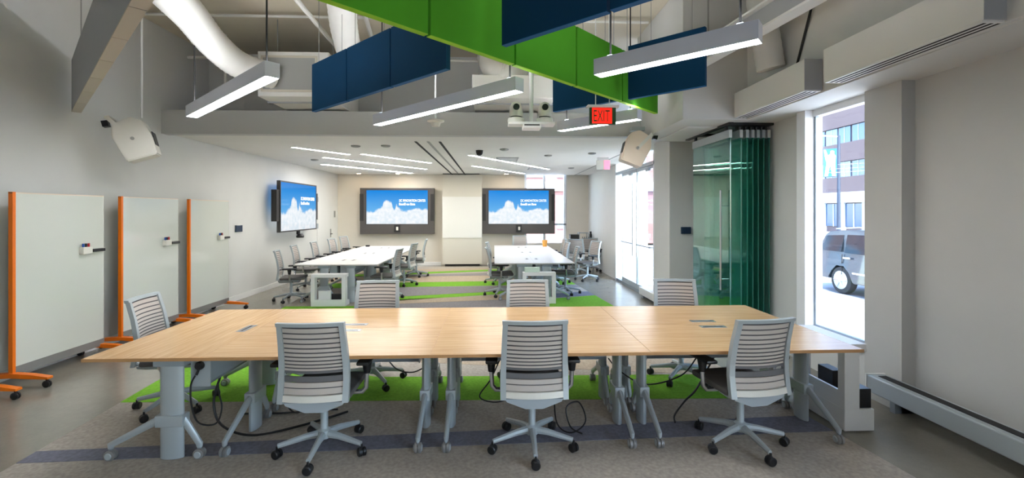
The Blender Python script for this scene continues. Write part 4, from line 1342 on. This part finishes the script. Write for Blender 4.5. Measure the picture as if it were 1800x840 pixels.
# street lamp with banner
t = thing('street_lamp', 'dark street lamp pole with a blue banner outside', 'street lamp', (13.5, 17.3, ZG - 0.14), R(-38))
tb('pole', [(0, 0, 0), (0, 0, 5.25)], 0.075, 'pole', t, 10, r1=0.05)
tb('lamp_arm', [(0, 0, 5.2), (-0.6, 0, 5.3), (-1.3, 0, 5.3)], 0.03, 'facade_w', t, 8)
bx('lamp_head', (-1.6, -1.25, -0.1, 0.1, 5.26, 5.35), 'facade_w', t, 0.02)
bn = bx('banner', (-0.5, -0.06, -0.01, 0.01, 3.65, 4.75), 'banner', t)
bm = bmesh.new()
fig = [(-0.78, 3.02), (-0.6, 3.02), (-0.47, 3.9), (-0.35, 3.02), (-0.16, 3.02), (-0.2, 3.9), (-0.16, 4.45), (-0.26, 4.6), (-0.24, 4.78), (-0.36, 4.86), (-0.46, 4.78), (-0.46, 4.6),
       (-0.6, 4.5), (-0.72, 4.92), (-0.82, 4.9), (-0.74, 4.3), (-0.66, 3.95)]
prism(bm, [(-0.06 + (x + 0.1) * 0.585, 3.66 + (z - 3.0) * 0.55) for x, z in fig], -0.016, -0.01, 'xz')
link('banner_figure', bm, 'frame_white', bn)
for z in (3.65, 4.75):
    tb('banner_arm', [(0, 0, z), (-0.54, 0, z)], 0.015, 'pole', t, 6)

def suv():
    # long axis along local y (front = -y), near side faces local -x
    t = thing('parked_car', 'slate blue car with alloy wheels parked at the kerb outside', 'car', (9.55, 13.2, ZG - 0.14))
    bm_ = bmesh.new()
    prof = [(0.0, 0.42), (0.03, 0.62), (0.0, 0.95), (-0.03, 1.08), (-0.28, 1.62), (-0.45, 1.72), (-1.4, 1.78), (-2.5, 1.72), (-3.25, 1.18), (-4.4, 1.02), (-4.7, 0.85), (-4.75, 0.45), (-4.5, 0.35),
            (-4.3, 0.36), (-4.22, 0.62), (-4.0, 0.78), (-3.75, 0.78), (-3.55, 0.62), (-3.47, 0.34),
            (-1.42, 0.34), (-1.34, 0.62), (-1.14, 0.8), (-0.86, 0.8), (-0.66, 0.62), (-0.58, 0.38), (-0.1, 0.38)]
    prism(bm_, prof, 0.0, 1.8, 'yz')
    for v in bm_.verts:      # tumblehome: cabin narrows upwards
        if v.co.z > 1.0:
            k_ = (v.co.z - 1.0) * 0.24
            v.co.x = k_ if v.co.x < 0.9 else 1.8 - k_
    bmesh.ops.bevel(bm_, geom=bm_.edges[:], offset=0.025, segments=2, affect='EDGES')
    body = link('body', bm_, 'carpaint', t, True)
    def side(poly, name, m, out=0.012, th=0.02):
        bm2 = bmesh.new()
        v0, v1 = [], []
        for y, z in poly:
            x = (z - 1.0) * 0.24 if z > 1.0 else 0.0
            v0.append(bm2.verts.new((x - out, y, z))); v1.append(bm2.verts.new((x - out + th, y, z)))
        k2 = len(poly)
        bm2.faces.new(v0); bm2.faces.new(v1[::-1])
        for i in range(k2):
            bm2.faces.new((v0[i], v0[(i + 1) % k2], v1[(i + 1) % k2], v1[i]))
        return link(name, bm2, m, t)
    side([(-0.22, 1.16), (-0.36, 1.58), (-0.98, 1.62), (-1.0, 1.16)], 'side_window', 'carglass')
    side([(-1.14, 1.14), (-1.1, 1.63), (-1.95, 1.65), (-2.02, 1.14)], 'side_window', 'carglass')
    side([(-2.12, 1.14), (-2.06, 1.64), (-2.5, 1.6), (-3.05, 1.16)], 'side_window', 'carglass')
    side([(-1.06, 0.5), (-1.05, 1.1), (-1.04, 1.1), (-1.05, 0.5)], 'door_seam', 'dark', 0.004)
    side([(-1.14, 0.98), (-1.12, 1.02), (-1.36, 1.03), (-1.37, 0.99)], 'door_handle', 'chrome', 0.02)
    side([(-1.45, 0.60), (-1.45, 0.64), (-3.4, 0.66), (-3.4, 0.62)], 'side_moulding', 'chrome', 0.016)
    tb('roof_rail', [(0.22, -0.6, 1.78), (0.22, -1.4, 1.84), (0.22, -2.4, 1.78)], 0.018, 'silver', t, 6)
    bx('tail_light', (-0.012, 0.1, -0.12, 0.02, 0.85, 1.05), 'red', t)
    for y in (-1.0, -3.88):
        for x in (0.02, 1.58):
            bm2 = bmesh.new(); lathe(bm2, [(0.25, 0.0), (0.36, 0.015), (0.38, 0.05), (0.38, 0.17), (0.36, 0.2)], 24, (x, y, 0.38), 'x')
            wh_ = link('wheel', bm2, 'tire', t, True)
            bm2 = bmesh.new(); lathe(bm2, [(0.25, -0.008), (0.235, -0.012), (0.225, 0.01), (0.22, 0.05)], 24, (x, y, 0.38), 'x')
            link('rim', bm2, 'silver', wh_, True)
            bm2 = bmesh.new()
            for q in range(6):
                an = q * PI / 3
                tube(bm2, [(x - 0.012, y, 0.38), (x - 0.012, y + 0.23 * math.cos(an), 0.38 + 0.23 * math.sin(an))], 0.045, 6, r1=0.03, sy=0.5)
            link('spokes', bm2, 'chrome', wh_, True)
suv()
